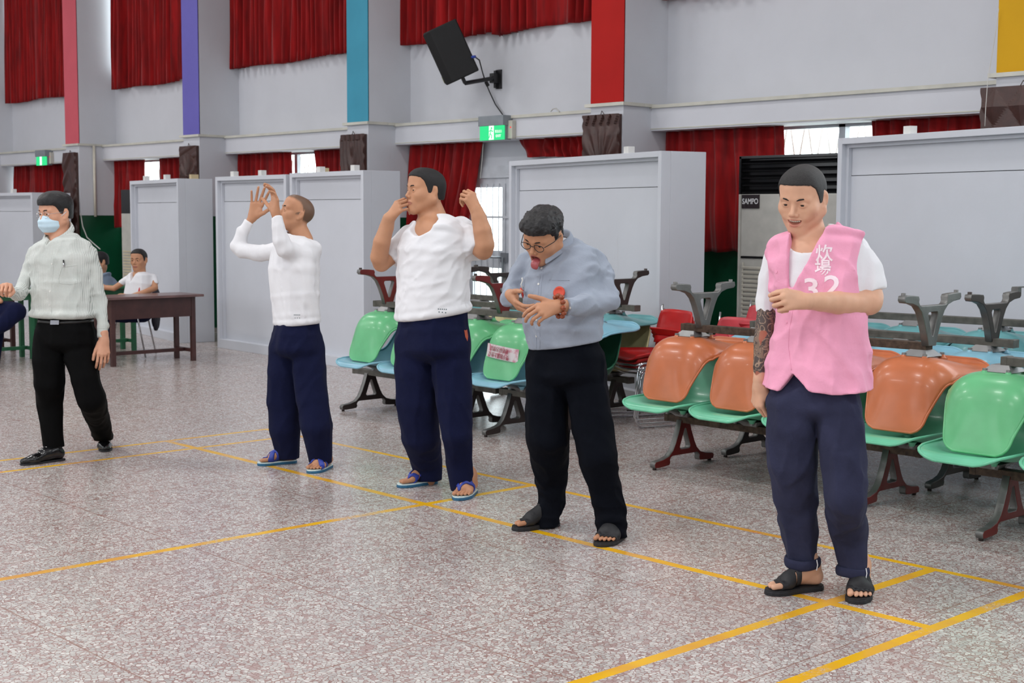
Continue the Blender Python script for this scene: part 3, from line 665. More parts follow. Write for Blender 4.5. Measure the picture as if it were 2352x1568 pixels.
def alarm(p0, p1, label):
    a, c = P_(*p0, BEAMY-.06), P_(*p1, BEAMY-.06); w, h = c[0]-a[0], a[2]-c[2]
    r = thing('alarm_box', label, 'alarm box', (a[0], a[1], c[2]))
    b = MB(); b.box(0, w, 0, .058, 0, h); b.build('box', plain('alarm_beige', (196, 192, 182), .5), r, bevel=.006)
    b = MB()
    for i in range(9): b.box(w*.12, w*.5, -.003, .002, h*(.12+.085*i), h*(.15+.085*i))
    b.build('louvre', plain('alarm_louvre', (150, 148, 140), .5), r)
    b = MB(); b.sphere((w*.8, 0, h*.62), .008); b.build('indicator_lamp', m_emit('red_led', (255, 60, 60), 1.2), r)
alarm((1160, 277), (1176, 318), 'beige alarm box beside the exit sign under the loudspeaker')
alarm((108, 350), (116, 376), 'beige alarm box beside the small exit sign at the far left')
# ---------------------------------------------------------------- cables and conduit
M_cable = plain('cable_brown', (66, 52, 50), .6); M_cablew = plain('cable_white', (190, 188, 184), .6)
def cable(pts, label, mat, r=.008, name='cable'):
    b = MB(); b.tube([P_(*p) for p in pts], r, 6); return tag(b.build(name, mat, None, True), label, 'cable')
cable([(527, 164, 9.97), (528, 190, 9.985), (527, 230, 9.985), (528, 292, 9.985), (520, 302, 9.98), (510, 311, 9.9), (505, 312, 9.745), (501, 330, 9.745), (500, 340, 9.76), (506, 353, 9.77)], 'dark cable running down the wall right of the purple pillar', M_cable, .012)
cable([(1265, 256, 9.74), (1270, 250, 9.75), (1277, 249, 9.76), (1285, 256, 9.74)], 'short loop of white cable on the beam left of the red pillar', M_cablew, .006)
cable([(2294, 20, 9.36), (2283, 100, 9.36), (2269, 180, 9.34), (2264, 250, 9.28), (2262, 290, 9.25)], 'thin cable hanging left of the yellow pillar', M_cablew, .003)
cable([(1110, 330, 9.9), (1107, 370, 9.9), (1103, 410, 9.9)], 'curtain pull cord hanging beside the glass door', M_cablew, .004)
cable([(185, 490, 9.38), (190, 520, 9.37), (200, 545, 9.36), (216, 560, 9.3), (230, 572, 9.2)], 'white cable hanging down the green wall behind the masked man', M_cablew, .008)
b = MB(); a = P_(206, 337, 9.62); b.tube([(-19.54, 9.62, 2.5), (-19.54, 9.62, 1.45)], .02, 10); tag(b.build('conduit_pipe', plain('pvc', (206, 200, 186), .5), None, True), 'cream plastic pipe on the side of the leftmost pillar', 'pipe')
# ---------------------------------------------------------------- desks
M_desk = plain('desk_brown_paint', (70, 42, 40), .35, .5, var=.16, vs=7, bump=.15); M_deskg = plain('desk_green_paint', (40, 104, 70), .42, .5, var=.1, vs=8)
M_desktop = plain('desk_top_worn', (104, 78, 76), .28, .6, var=.2, vs=9)
def desk(x, y, rz, L, D, H, label, mat, mtop, drawer=True, rail=True, group='school desks'):
    r = thing('wooden_desk', label, 'desk', (x, y, 0), rz, group)    # x along its length, y deep
    b = MB(); b.box(-L/2-.06, L/2+.06, -.07, D+.03, H-.025, H); b.build('desktop', mtop, r, bevel=.004)
    t = .045
    for sx in (0, 1):
        for sy_ in (0, 1):
            b = MB(); x0 = -L/2+sx*(L-t); y0 = sy_*(D-t); b.box(x0, x0+t, y0, y0+t, 0, H-.025); b.build('leg', mat, r, bevel=.003)
    b = MB(); z0 = H-.025-(.2 if drawer else .08)
    b.box(-L/2+t, L/2-t, .006, .024, z0, H-.025).box(-L/2+.006, -L/2+.024, t, D-t, z0, H-.025).box(L/2-.024, L/2-.006, t, D-t, z0, H-.025).box(-L/2+t, L/2-t, D-.02, D, z0+.08, H-.025)
    b.build('apron', mat, r)
    if rail:
        b = MB(); b.box(-L/2+t, L/2-t, D/2-.02, D/2+.02, .09, .125).box(-L/2+.01, -L/2+.035, t, D-t, .09, .125).box(L/2-.035, L/2-.01, t, D-t, .09, .125); b.build('foot_rail', mat, r)
    return r
desk(-12.58, 6.80, PI/2, .93, .38, .685, 'small brown wooden desk in front of the seated man in a white shirt', M_desk, M_desktop)
desk(-13.80, 5.55, PI/2, 1.1, .30, .715, 'green wooden desk at the far left behind the masked man', M_deskg, M_deskg, False)
desk(-13.92, 6.78, PI/2, 1.05, .30, .715, 'green wooden desk behind the seated man in a white shirt', M_deskg, M_deskg, False)
desk(-14.75, 5.7, PI/2, 1.2, .35, .70, 'brown wooden desk behind the green desk at the far left', M_desk, M_desktop)
# water bottle on the green desk
M_pet = NT('clear_plastic').base((.8, .9, .95), .08, .5, Transmission_Weight=.85, IOR=1.2)
r = thing('water_bottle', 'clear water bottle with a blue cap on the green desk', 'bottle', (-14.05, 6.72, .715))
b = MB(); b.lathe([(.02, 0), (.034, .004), (.034, .05), (.031, .06), (.034, .07), (.034, .15), (.026, .19), (.013, .215), (.013, .225)], 18); b.build('bottle_body', M_pet, r, True)
b = MB(); b.lathe([(.016, .222), (.016, .248)], 14); b.build('cap', plain('blue_cap', (40, 40, 150), .4), r)
b = MB(); b.lathe([(.035, .08), (.035, .12)], 18); b.build('label_band', plain('bottle_label', (150, 180, 200), .5), r)
r = thing('storage_tin', 'pale yellow box on the green desk beside the seated man in a white shirt', 'box', (-13.9, 6.5, .715))
b = MB(); b.box(-.1, .1, -.12, .12, 0, .14); b.build('tin_body', plain('tin_yellow', (206, 206, 150), .5), r, bevel=.006)
b = MB(); b.box(-.103, .103, -.123, .123, .11, .15); b.build('tin_lid', plain('tin_lid', (196, 196, 146), .5), r, bevel=.006)
def shell_chair(x, y, rz, z, label, mat, legs='four'):
    r = thing('plastic_chair', label, 'chair', (x, y, z), rz)
    nu, nv = 14, 10
    def sheet(name, fn, m):
        V = [fn(i/nu*2-1, j/nv) for j in range(nv+1) for i in range(nu+1)]
        Fq = [[j*(nu+1)+i, j*(nu+1)+i+1, (j+1)*(nu+1)+i+1, (j+1)*(nu+1)+i] for j in range(nv) for i in range(nu)]
        o = mesh_obj(name, V, Fq, m, r, True); q = o.modifiers.new('s', 'SOLIDIFY'); q.thickness = .01; q.offset = 0; bake(o)
    sheet('seat', lambda u, v: (u*(.21-.02*abs(2*v-1)**4), -.2+.4*v, .44-.015*(1-u*u)), mat)
    sheet('backrest', lambda u, v: (u*.21*math.sqrt(max(0.02, 1-(max(0, v-.45)/.56)**2)), .2+.05*v-.04*abs(u)**2.5, .52+.32*v), mat)
    f = MB()
    for s in (-1, 1):
        f.tube([(s*.17, .23, .75), (s*.18, .2, .46), (s*.19, .17, .42), (s*.21, .25, .01)], .009, 8)
        f.tube([(s*.19, .17, .42), (s*.19, -.15, .425), (s*.21, -.23, .01)], .009, 8)
    f.tube([(-.19, -.15, .42), (.19, -.15, .42)], .009, 8)
    f.build('frame', M_chrome, r, True); return r
M_greenp = plain('green_plastic', (20, 104, 60), .35)
shell_chair(-14.35, 5.55, .9, 0, 'green plastic chair with rounded back behind the far left desk', M_greenp)
shell_chair(-14.55, 4.95, 1.2, 0, 'green plastic chair cut by the left edge of the picture', M_greenp)
shell_chair(-13.42, 6.93, -.75, 0, 'red plastic chair the man in a white shirt sits on', M_redp)
shell_chair(-13.35, 5.15, PI/2, 0, 'red plastic chair at the left edge under the seated person in navy trousers', M_redp)
shell_chair(-14.75, 7.1, -PI/2, 0, 'dark chair of the man seated behind the green desk', M_black)
# ================================================================ implicit-surface modelling (bodies, clothes)
_rs = np.random.RandomState(3); _HT = _rs.rand(65536).astype(np.float32)
def vnoise(P):
    I = np.floor(P).astype(np.int64); f = (P-I).astype(np.float32); u = f*f*(3-2*f); r = 0
    for dx in (0, 1):
        for dy in (0, 1):
            for dz in (0, 1):
                h = ((I[:, 0]+dx)*73856093) ^ ((I[:, 1]+dy)*19349663) ^ ((I[:, 2]+dz)*83492791)
                w = (u[:, 0] if dx else 1-u[:, 0])*(u[:, 1] if dy else 1-u[:, 1])*(u[:, 2] if dz else 1-u[:, 2])
                r = r+w*_HT[h & 65535]
    return r
def smin(a, b, k):
    if k <= 0: return np.minimum(a, b)
    h = np.clip(.5+.5*(b-a)/k, 0, 1); return b+(a-b)*h-k*h*(1-h)
def smax(a, b, k): return -smin(-a, -b, k)
def cap(a, b, r1, r2):
    a = np.array(a, float); b = np.array(b, float); ab = b-a; L = ab@ab+1e-12
    def f(P):
        t = np.clip((P-a)@ab/L, 0, 1); return np.linalg.norm(P-(a+t[:, None]*ab), axis=1)-(r1+(r2-r1)*t)
    return f
def ball(c, r): 
    c = np.array(c, float); return lambda P: np.linalg.norm(P-c, axis=1)-r
def ell(c, r, R=None):
    c = np.array(c, float); r = np.array(r, float)
    def f(P):
        q = P-c
        if R is not None: q = q@R
        k0 = np.linalg.norm(q/r, axis=1); k1 = np.linalg.norm(q/(r*r), axis=1)+1e-9
        return k0*(k0-1)/k1
    return f
def loft(secs, right, fwd, pw=2.0, capr=.5):      # secs: (centre, halfwidth, halfdepth)
    C_ = [np.array(s[0], float) for s in secs]; Wd = [s[1] for s in secs]; Dp = [s[2] for s in secs]
    right = np.array(right, float); fwd = np.array(fwd, float)
    def f(P):
        best = None
        for i in range(len(C_)-1):
            a, b = C_[i], C_[i+1]; ab = b-a; L = ab@ab+1e-12; ax = ab/math.sqrt(L)
            t = np.clip((P-a)@ab/L, 0, 1); q = P-(a+t[:, None]*ab)
            z = q@ax; r_ = right-ax*(right@ax); r_ /= np.linalg.norm(r_); f_ = fwd-ax*(fwd@ax)-r_*(fwd@r_); f_ /= np.linalg.norm(f_)
            w = Wd[i]+(Wd[i+1]-Wd[i])*t; d = Dp[i]+(Dp[i+1]-Dp[i])*t; m = np.minimum(w, d)
            e = (np.abs(q@r_/w)**pw+np.abs(q@f_/d)**pw)**(1/pw)
            e = np.sqrt(e*e+(z/(m*capr))**2)
            dd = (e-1)*m
            best = dd if best is None else smin(best, dd, .01)
        return best
    return f
def chain(pts, k=.01):                            # pts: (point, radius)
    segs = [cap(pts[i][0], pts[i+1][0], pts[i][1], pts[i+1][1]) for i in range(len(pts)-1)]
    def f(P):
        d = segs[0](P)
        for s in segs[1:]: d = smin(d, s(P), k)
        return d
    return f
def U(parts, k=.02):
    def f(P):
        d = None
        for p in parts:
            g, kk = p if isinstance(p, tuple) else (p, k)
            v = g(P); d = v if d is None else smin(d, v, kk)
        return d
    return f
def surface_nets(D, org, h):
    s = D < 0; nx, ny, nz = D.shape
    cnt = np.zeros((nx-1, ny-1, nz-1), np.int8)
    for a in (0, 1):
        for b in (0, 1):
            for c in (0, 1): cnt += s[a:nx-1+a, b:ny-1+b, c:nz-1+c]
    act = (cnt > 0) & (cnt < 8); I, J, K = np.nonzero(act); n = len(I)
    if n == 0: return np.zeros((0, 3)), np.zeros((0, 4), np.int64)
    idx = np.full(act.shape, -1, np.int64); idx[I, J, K] = np.arange(n)
    acc = np.zeros((n, 3)); w = np.zeros(n)
    co = [(0, 0, 0), (1, 0, 0), (0, 1, 0), (1, 1, 0), (0, 0, 1), (1, 0, 1), (0, 1, 1), (1, 1, 1)]
    for a in range(8):
        for ax in range(3):
            if co[a][ax]: continue
            b = list(co[a]); b[ax] = 1
            d0 = D[I+co[a][0], J+co[a][1], K+co[a][2]]; d1 = D[I+b[0], J+b[1], K+b[2]]
            m = (d0 < 0) != (d1 < 0); t = np.where(m, d0/(d0-d1+1e-20), 0)
            p = np.zeros((n, 3)); p[:] = co[a]; p[:, ax] += t; acc[m] += p[m]; w[m] += 1
    V = org+h*(np.stack([I, J, K], 1)+acc/w[:, None]); F_ = []
    for ax in range(3):
        o1, o2 = [(1, 2), (2, 0), (0, 1)][ax]
        sl0 = [slice(None)]*3; sl1 = [slice(None)]*3; sl0[ax] = slice(0, -1); sl1[ax] = slice(1, None)
        A, B = s[tuple(sl0)], s[tuple(sl1)]; e = np.stack(np.nonzero(A != B), 1)
        lim = np.array(act.shape); ok = (e[:, o1] > 0) & (e[:, o2] > 0) & (e[:, o1] < lim[o1]) & (e[:, o2] < lim[o2]); e = e[ok]
        q = []
        for d1, d2 in ((1, 1), (0, 1), (0, 0), (1, 0)):
            c = e.copy(); c[:, o1] -= d1; c[:, o2] -= d2; q.append(idx[c[:, 0], c[:, 1], c[:, 2]])
        q = np.stack(q, 1); fl_ = ~A[e[:, 0], e[:, 1], e[:, 2]]; q[fl_] = q[fl_][:, ::-1]; q = q[(q >= 0).all(1)]; F_.append(q)
    return V, np.concatenate(F_)
def polygonize(f, lo, hi, h, band=.03):
    lo = np.array(lo, float); hi = np.array(hi, float); B = 4; nb = np.ceil((hi-lo)/(h*B)).astype(int)+1
    g = np.stack(np.meshgrid(*[np.arange(n) for n in nb], indexing='ij'), -1).reshape(-1, 3)
    cen = lo+(g*B+(B-1)/2)*h; dc = np.concatenate([f(c) for c in np.array_split(cen, max(1, len(cen)//200000))])
    D = np.repeat(np.repeat(np.repeat(dc.reshape(nb).astype(np.float32), B, 0), B, 1), B, 2)
    a = g[np.abs(dc) < h*B*.9+band]
    o = np.stack(np.meshgrid(*[np.arange(B)]*3, indexing='ij'), -1).reshape(-1, 3)
    ii = (a[:, None, :]*B+o[None]).reshape(-1, 3)
    if len(ii):
        val = np.concatenate([f(lo+c*h) for c in np.array_split(ii, max(1, len(ii)//200000))]); D[ii[:, 0], ii[:, 1], ii[:, 2]] = val
    D[0] = D[-1] = .1; D[:, 0] = D[:, -1] = .1; D[:, :, 0] = D[:, :, -1] = .1
    return surface_nets(D, lo, h)
def relax(V, F_, n=1, lam=.5):
    for _ in range(n):
        acc = np.zeros_like(V); c = np.zeros(len(V))
        for i in range(4):
            a, b = F_[:, i], F_[:, (i+1) % 4]
            for k in range(3): acc[:, k] += np.bincount(a, V[b, k], len(V))+np.bincount(b, V[a, k], len(V))
            c += np.bincount(a, minlength=len(V))+np.bincount(b, minlength=len(V))
        V = V+lam*(acc/np.maximum(c, 1)[:, None]-V)
    return V
def field_mesh(f, pts, pad, h, sm=1, band=.03):
    P = np.array(pts); V, F_ = polygonize(f, P.min(0)-pad, P.max(0)+pad, h, band)
    return relax(V, F_, sm), F_
def field_obj(name, parts, mat, parent, org, paint=None, mi=None):       # parts: list of (V, F)
    V = []; Fq = []; n = 0
    for v, f in parts: V.append(v); Fq.append(f+n); n += len(v)
    V = np.concatenate(V); Fq = np.concatenate(Fq)
    o = mesh_obj(name, V-org, Fq, mat, parent, True)
    if paint is not None:
        at_ = o.data.color_attributes.new('paint', 'FLOAT_COLOR', 'POINT'); at_.data.foreach_set('color', paint(V).astype(np.float32).ravel())
    return o
# ---------------------------------------------------------------- cloth and skin materials
def m_skin(name, rgb):
    t = NT(name); a = t.n('Attribute', {'attribute_name': 'paint'}); c0 = lin(rgb); o = t.obj(); nz = t.noise(o, 22, 4)
    c = t.ramp(nz, [(.3, tuple(v*.93 for v in c0)), (.7, tuple(min(1, v*1.05) for v in c0))])
    c = t.mix(t.m('MULTIPLY', t.noise(o, 7, 2), .22), c, tuple((v*w) for v, w in zip(c0, (1.02, .78, .72))))
    c = t.mix(a.outputs['Alpha'], c, a.outputs['Color'])
    t.bump(t.noise(o, 240, 3), .12, .002)
    return t.base(c, .48, .4, Subsurface_Weight=.06, Subsurface_Radius=(.012, .005, .003), Subsurface_Scale=1.)
def m_cloth(name, rgb, rough=.85, bump=.25, scale=38., var=.05, weave=700, sheen=.1):
    t = NT(name); o = t.obj(); c = lin(rgb); nz = t.noise(o, 7, 5, .6)
    col = t.ramp(nz, [(.3, tuple(v*(1-2*var) for v in c)), (.7, tuple(min(1, v*(1+var)) for v in c))])
    h = t.m('ADD', t.m('MULTIPLY', t.noise(o, scale, 4, .6), 1.), t.m('MULTIPLY', t.noise(o, weave, 1), .12)); t.bump(h, bump, .01)
    return t.base(col, rough, .08, Sheen_Weight=sheen)
def folds(P, specs):                  # fabric folds: (direction along the fold, wavelength across, length along, amplitude, seed)
    r = 0
    for d, wl, ln, amp, sd in specs:
        d = np.array(d, float); d /= np.linalg.norm(d); al = P@d; q = P-al[:, None]*d
        n = vnoise(q/wl+(al/ln)[:, None]*d+sd*7.3+.5*vnoise(P*7+sd)[:, None])
        rd = 1.08-np.sqrt((2*n-1)**2+.0064); r = r+amp*(rd**3-.78)*1.2
    return r
# ---------------------------------------------------------------- person frame
RH = RT.copy(); RH[2] = 0; RH /= np.linalg.norm(RH); TC = -FWD.copy(); TC[2] = 0; TC /= np.linalg.norm(TC); ZU = np.array([0, 0, 1.])
class Fig:
    def __init__(s, name, D, ang, label, root, skin, cat='person'):
        s.D = D; s.sc = FPX/D; a = math.radians(ang); s.f = math.cos(a)*TC-math.sin(a)*RH; s.r = math.cos(a)*RH+math.sin(a)*TC; s.a = a
        s.org = np.array([root[0], root[1], 0.]); s.root = thing('person', label, cat, tuple(s.org)); s.skin = skin; s.sk = []; s.rec = []
    def p(s, x, y, dz=0.): return at(x, y, s.D+dz)
    def px(s, n): return n/s.sc
    def L(s, pts, k=.004): return chain([(s.p(x, y, dz), r/s.sc) for x, y, dz, r in pts], k), [s.p(x, y, dz) for x, y, dz, r in pts]
    def torso(s, secs, ratio=.68, pw=2.3, grow=0., capr=.5):     # secs: (y, xl, xr, dz[, ratio]) silhouettes in pixels
        out = []
        for q in secs:
            y, xl, xr, dz = q[:4]; rt = q[4] if len(q) > 4 else ratio; Wp = (xr-xl)/2/s.sc
            w = Wp/math.sqrt(math.cos(s.a)**2+(rt*math.sin(s.a))**2); out.append((s.p((xl+xr)/2, y, dz), w+grow, w*rt+grow))
        s.rec.append([(o[0], o[1]*ratio*.42) for o in out]); return loft(out, s.r, s.f, pw, capr), [o[0] for o in out]
    def legf(s, secs, rt=1.05, pw=2.1):
        out = []
        for y, xl, xr, dz in secs: w = (xr-xl)/2/s.sc; out.append((s.p((xl+xr)/2, y, dz), w, w*rt))
        s.rec.append([(o[0], o[1]*.5) for o in out]); return loft(out, RH, TC, pw, 1.), [o[0] for o in out]
def below(z, f, k=.004, n=(0, 0, 1)):         # keep what lies above the plane through z
    return f
def cut_keep(f, pt, nrm, k=.004):             # keep the side the normal points away from
    pt = np.array(pt, float); nrm = np.array(nrm, float); nrm /= np.linalg.norm(nrm)
    return lambda P: smax(f(P), (P-pt)@nrm, k)
def sub(f, g, k=.004): return lambda P: smax(f(P), -g(P), k)
def disp(f, specs): return lambda P: f(P)-folds(P, specs)
def offs(f, t): return lambda P: f(P)-t
# ---------------------------------------------------------------- head
def hframe(yaw, pitch, roll):
    a = math.radians(yaw); f = math.cos(a)*TC-math.sin(a)*RH; r = math.cos(a)*RH+math.sin(a)*TC
    p = math.radians(pitch); f2 = f*math.cos(p)-ZU*math.sin(p); u2 = np.cross(r, -f2); u2 = -u2 if u2[2] < 0 else u2
    q = math.radians(roll); r3 = r*math.cos(q)+u2*math.sin(q); u3 = u2*math.cos(q)-r*math.sin(q)
    return np.stack([r3, f2, u3], 1)       # columns: side, forward, up
def head_field(s=1., mouth='closed', fat=0.):
    e = []
    e += [(ell((0, -.012, .030), (.075+fat*.3, .094, .084)), 0), (ell((0, .018, -.030), (.062+fat, .068, .078)), .03)]
    for q in (-1, 1):
        e += [(cap((q*(.055+fat), -.008, -.045), (q*.020, .058, -.096), .018+fat*.6, .016), .03), (ball((q*(.040+fat*.5), .050, -.022), .024+fat*.3), .022),
              (cap((q*.014, .084, .019), (q*.044, .070, .020), .0085, .009), .018)]
    e += [(ball((0, .064, -.098), .019), .025), (ball((0, .058, -.060), .031), .02), (ell((0, .036, .058), (.060, .052, .05)), .03)]
    base = U(e)
    def f(P):
        d = base(P)
        for q in (-1, 1):
            d = smax(d, -(np.linalg.norm(P-np.array((q*.031, .105, -.001)), axis=1)-.0215), .014)
            d = smin(d, ell((q*.031, .0735, 0), (.0165, .0135, .0125))(P), .004)
            d = smax(d, -ell((q*.031, .092, -.0005), (.0130, .014, .0030))(P), .002)
        d = smin(d, cap((0, .080, .012), (0, .101, -.028), .0065, .0095)(P), .012)
        for q in (-1, 1):
            d = smin(d, ball((q*.0115, .0925, -.034), .0078)(P), .006)
            d = smax(d, -ball((q*.006, .097, -.0425), .0035)(P), .003)
        if mouth == 'closed':
            d = smin(d, ell((0, .0855, -.0595), (.023, .008, .0052))(P), .006); d = smin(d, ell((0, .0845, -.0695), (.020, .0085, .006))(P), .006)
            d = smax(d, -cap((-.024, .092, -.0645), (.024, .092, -.0645), .0022, .0022)(P), .003)
        elif mouth == 'smile':
            d = smin(d, ell((0, .0860, -.0560), (.027, .008, .0052))(P), .006); d = smin(d, ell((0, .0830, -.0740), (.023, .0085, .006))(P), .006)
            for q in (-1, 1): d = smin(d, ball((q*.036, .066, -.047), .012)(P), .014)
            def bow(P):
                z = -.0635+9*P[:, 0]**2; return np.sqrt((P[:, 0]/.0285)**2+((P[:, 1]-.090)/.020)**2+((P[:, 2]-z)/.0078)**2)*.0078-.0078
            d = smax(d, -bow(P), .002)
        else:                                   # wide open
            d = smin(d, ell((0, .083, -.052), (.025, .008, .005))(P), .006); d = smin(d, ell((0, .072, -.094), (.023, .009, .006))(P), .006)
            d = smax(d, -ell((0, .085, -.072), (.021, .030, .016))(P), .004)
        for q in (-1, 1):
            er = ell((q*.0785, -.012, -.004), (.0085, .0175, .031), rotm(.18, 0, q*.35))(P)
            er = smax(er, -ell((q*.0880, -.006, .001), (.0075, .010, .019), rotm(.18, 0, q*.35))(P), .003)
            er = smin(er, ball((q*.077, .000, -.030), .0085)(P), .006)
            d = smin(d, er, .006)
        return d
    return lambda P: f(P/s)*s
def head_paint(Q, s, lips, mouth, scalp=None):
    """paint colours in head coordinates Q; returns rgba"""
    n = len(Q); C_ = np.zeros((n, 4)); q = Q/s
    L_ = lin(lips); lo, hi = {'closed': (-.077, -.054), 'smile': (-.081, -.050), 'open': (-.101, -.046)}[mouth]
    z0 = (lo+hi)/2; hz = (hi-lo)/2; bow = 9*q[:, 0]**2 if mouth == 'smile' else 0
    e = (q[:, 0]/.027)**2+((q[:, 2]-z0-bow)/hz)**2; m = np.clip((1.05-e)*4, 0, 1)*(q[:, 1] > .060)
    if mouth == 'open': m *= (np.clip((e-.25)*6, 0, 1))
    C_[:, :3] = L_; C_[:, 3] = m*.8
    if scalp is not None:
        z = np.interp(np.where(q[:, 1] > -.02, q[:, 1]+scalp[2]*np.clip((q[:, 2]-.0)/.03, 0, 1), q[:, 1]), HL_Y, HL_Z); k = np.clip((q[:, 2]-z)/.016+.3*(vnoise(q*160)-.5), 0, 1)*(1-m)*(np.abs(q[:, 0]) < .0795)
        C_[k > m, :3] = lin(scalp[0]); C_[:, 3] = np.maximum(C_[:, 3], k*scalp[1])
    return C_
HL_Y = [-.12, -.06, -.036, -.028, -.004, .002, .022, .030, .044, .060, .11]
HL_Z = [-.034, -.036, -.034, .026, .030, -.012, -.010, .020, .048, .066, .078]
def hairline(q): return np.interp(q[:, 1], HL_Y, HL_Z)
def cranium(s, fat=0.):
    g = U([(ell((0, -.012, .030), (.075+fat*.3, .094, .084)), 0), (ell((0, .036, .058), (.060, .052, .05)), .03), (cap((0, -.05, -.03), (0, -.04, -.09), .050, .046), .03), (ell((0, .018, -.030), (.062+fat, .068, .078)), .03)])
    return lambda P: g(P/s)*s
def make_head(F, cx, cy, dz, yaw, pitch, roll, neck, s=1., mouth='closed', hair=None, lips=(150, 86, 78), fat=0., scalp=None, h=.0035, extra=None, brow=(28, 22, 20), nr=(.056, .062), eyes=True):
    c = F.p(cx, cy, dz); R = hframe(yaw, pitch, roll); hf = head_field(s, mouth, fat)
    def W2(P): return (P-c)@R
    nb = np.array(neck); na = c+R@np.array((0, -.022, -.060))*s
    nk = cap(na, nb, nr[0], nr[1])
    def f(P):
        d = smin(hf(W2(P)), nk(P), .02)
        if extra is not None: d = smin(d, extra(P), .03)
        return d
    pts = [c, nb-np.array((0, 0, .03))]
    V, Fq = polygonize(f, np.min([c-.15*s, nb-.15], 0), np.max([c+.15*s, nb+.10], 0), h, .02); V = relax(V, Fq, 1, .35)
    F.sk.append((V, Fq, lambda V_: head_paint(W2(V_), s, lips, mouth, scalp)))
    F.hc, F.hR, F.hs = c, R, s
    def l2w(q): return c+np.array(q, float)*s@R.T
    if eyes:
        for q in (-1, 1):
            b = MB(); ec = np.array((q*.031, .0715, 0)); b.sphere(ec, .0122, 18)
            for k in range(len(b.v)): b.v[k] = c+(b.v[k]*s)@R.T-F.org
            b.build('eyeball', M_eye, F.root, True)
            b = MB(); b.lathe([(.0001, .0855), (.0058, .0838)], 16, (q*.031, 0, -.0005), axis=1)
            for k in range(len(b.v)): b.v[k] = c+(b.v[k]*s)@R.T-F.org
            b.build('iris', M_iris, F.root, True)
    if brow:
        for q in (-1, 1):
            P = [(q*x, y, z) for x, y, z in ((.014, .092, .019), (.024, .0915, .023), (.036, .085, .024), (.046, .075, .019))]
            b = MB(); b.tube([tuple(l2w(p_)-F.org) for p_ in P], [.002*s, .0032*s, .003*s, .0015*s], 6); b.build('eyebrow', plain('eyebrow', brow, .8), F.root, True)
    if hair:
        t0, t1, rgb, nz, extra_h = hair      # side thickness, top thickness, colour, roughness of the outline, cut function
        cr = cranium(s, fat)
        def hfield(P):
            q = W2(P)/s; tt = np.interp(q[:, 2], [-.05, .03, .09], [.0012, t0, t1])
            d = cr(q*s)-tt*s-nz*(vnoise(q*np.array((55, 40, 40)))-.5)-nz*.5*(vnoise(q*150)-.5)
            hl = hairline(q) if extra_h is None else extra_h(q)
            cutd = (hl+.004*(vnoise(q*130)-.5)-q[:, 2])*s*.7
            d = smax(d, cutd, .004)
            return smax(d, -(cr(q*s)+.008*s), .002)
        V, Fq = polygonize(hfield, c-.16*s, c+.16*s, h*.9, .02); V = relax(V, Fq, 1, .3)
        field_obj('hair', [(V, Fq)], rgb if not isinstance(rgb, tuple) else m_hair(rgb, t1 < .008), F.root, F.org)
    return c, R, l2w
def m_hair(rgb, short):
    t = NT('hair_material'); o = t.obj(); c = lin(rgb); n = t.noise(o, 320 if short else 160, 3, .7)
    col = t.ramp(n, [(.35, tuple(v*.5 for v in c)), (.7, tuple(min(1, v*1.6) for v in c))]); t.bump(n, .6, .004)
    return t.base(col, .6 if short else .42, .4)
M_eye = plain('eye_white', (200, 196, 190), .2, var=.01); M_iris = plain('iris_dark', (22, 14, 10), .15, var=.01)
M_teeth = plain('teeth', (210, 204, 188), .25, var=.02); M_tongue = plain('tongue', (170, 84, 88), .3, var=.08, vs=60); M_mouth = plain('mouth_inside', (60, 18, 18), .5)
# ---------------------------------------------------------------- hands and feet
FING = {'index': ((.090, .031, .001), (.046, .027, .022), .0090, 4), 'middle': ((.095, .010, .003), (.050, .031, .023), .0092, 1), 'ring': ((.090, -.011, .001), (.046, .029, .023), .0088, -3), 'little': ((.079, -.030, -.003), (.036, .022, .020), .0078, -8)}
def hand_field(curl, thumb, spread=1., s=1.):
    """local frame: x along the hand, y towards the thumb, z out of the back"""
    palm = U([(cap((.0, 0, 0), (.02, 0, 0), .026, .024), 0), (cap((.015, .012, -.002), (.086, .027, 0), .0165, .0125), .014), (cap((.015, .004, 0), (.090, .009, .002), .0165, .013), .014),
              (cap((.015, -.006, 0), (.085, -.010, 0), .0165, .0125), .014), (cap((.015, -.013, -.002), (.074, -.027, -.003), .0155, .0115), .014), (cap((.020, .022, -.010), (.055, .030, -.012), .015, .013), .014)])
    fs = []
    for nme, (m, ls, r, sp) in FING.items():
        c = curl[nme] if isinstance(curl, dict) else curl
        sa = math.radians(sp*spread); base = np.array((math.cos(sa), math.sin(sa), 0)); p = np.array(m); ang = 0; rr = r; pts = [(p, rr)]
        for l, cc in zip(ls, c):
            ang += math.radians(cc); d = base*math.cos(ang)+np.array((0, 0, -1.))*math.sin(ang); p = p+d*l; rr *= .93; pts.append((p, rr))
        fs.append(chain(pts, .002))
    p = np.array((.022, .026, -.010)); yaw, dn, c1, c2 = thumb; a = math.radians(yaw); b = math.radians(dn)
    d = np.array((math.cos(a)*math.cos(b), math.sin(a)*math.cos(b), -math.sin(b))); pts = [(p, .0135)]
    side = np.array((-math.sin(a), math.cos(a), 0))
    for l, cc, r in ((.044, 0, .0115), (.033, c1, .0105), (.027, c2, .0090)):
        k = math.radians(cc); d = d*math.cos(k)-side*math.sin(k)*.8-np.array((0, 0, 1.))*math.sin(k)*.6; d /= np.linalg.norm(d); p = p+d*l; pts.append((p, r))
    th = chain(pts, .003)
    def f(P):
        d = palm(P); g = None
        for q in fs: v = q(P); g = v if g is None else np.minimum(g, v)
        d = smin(d, g, .007); return smin(d, th(P), .008)
    return lambda P: f(P/s)*s
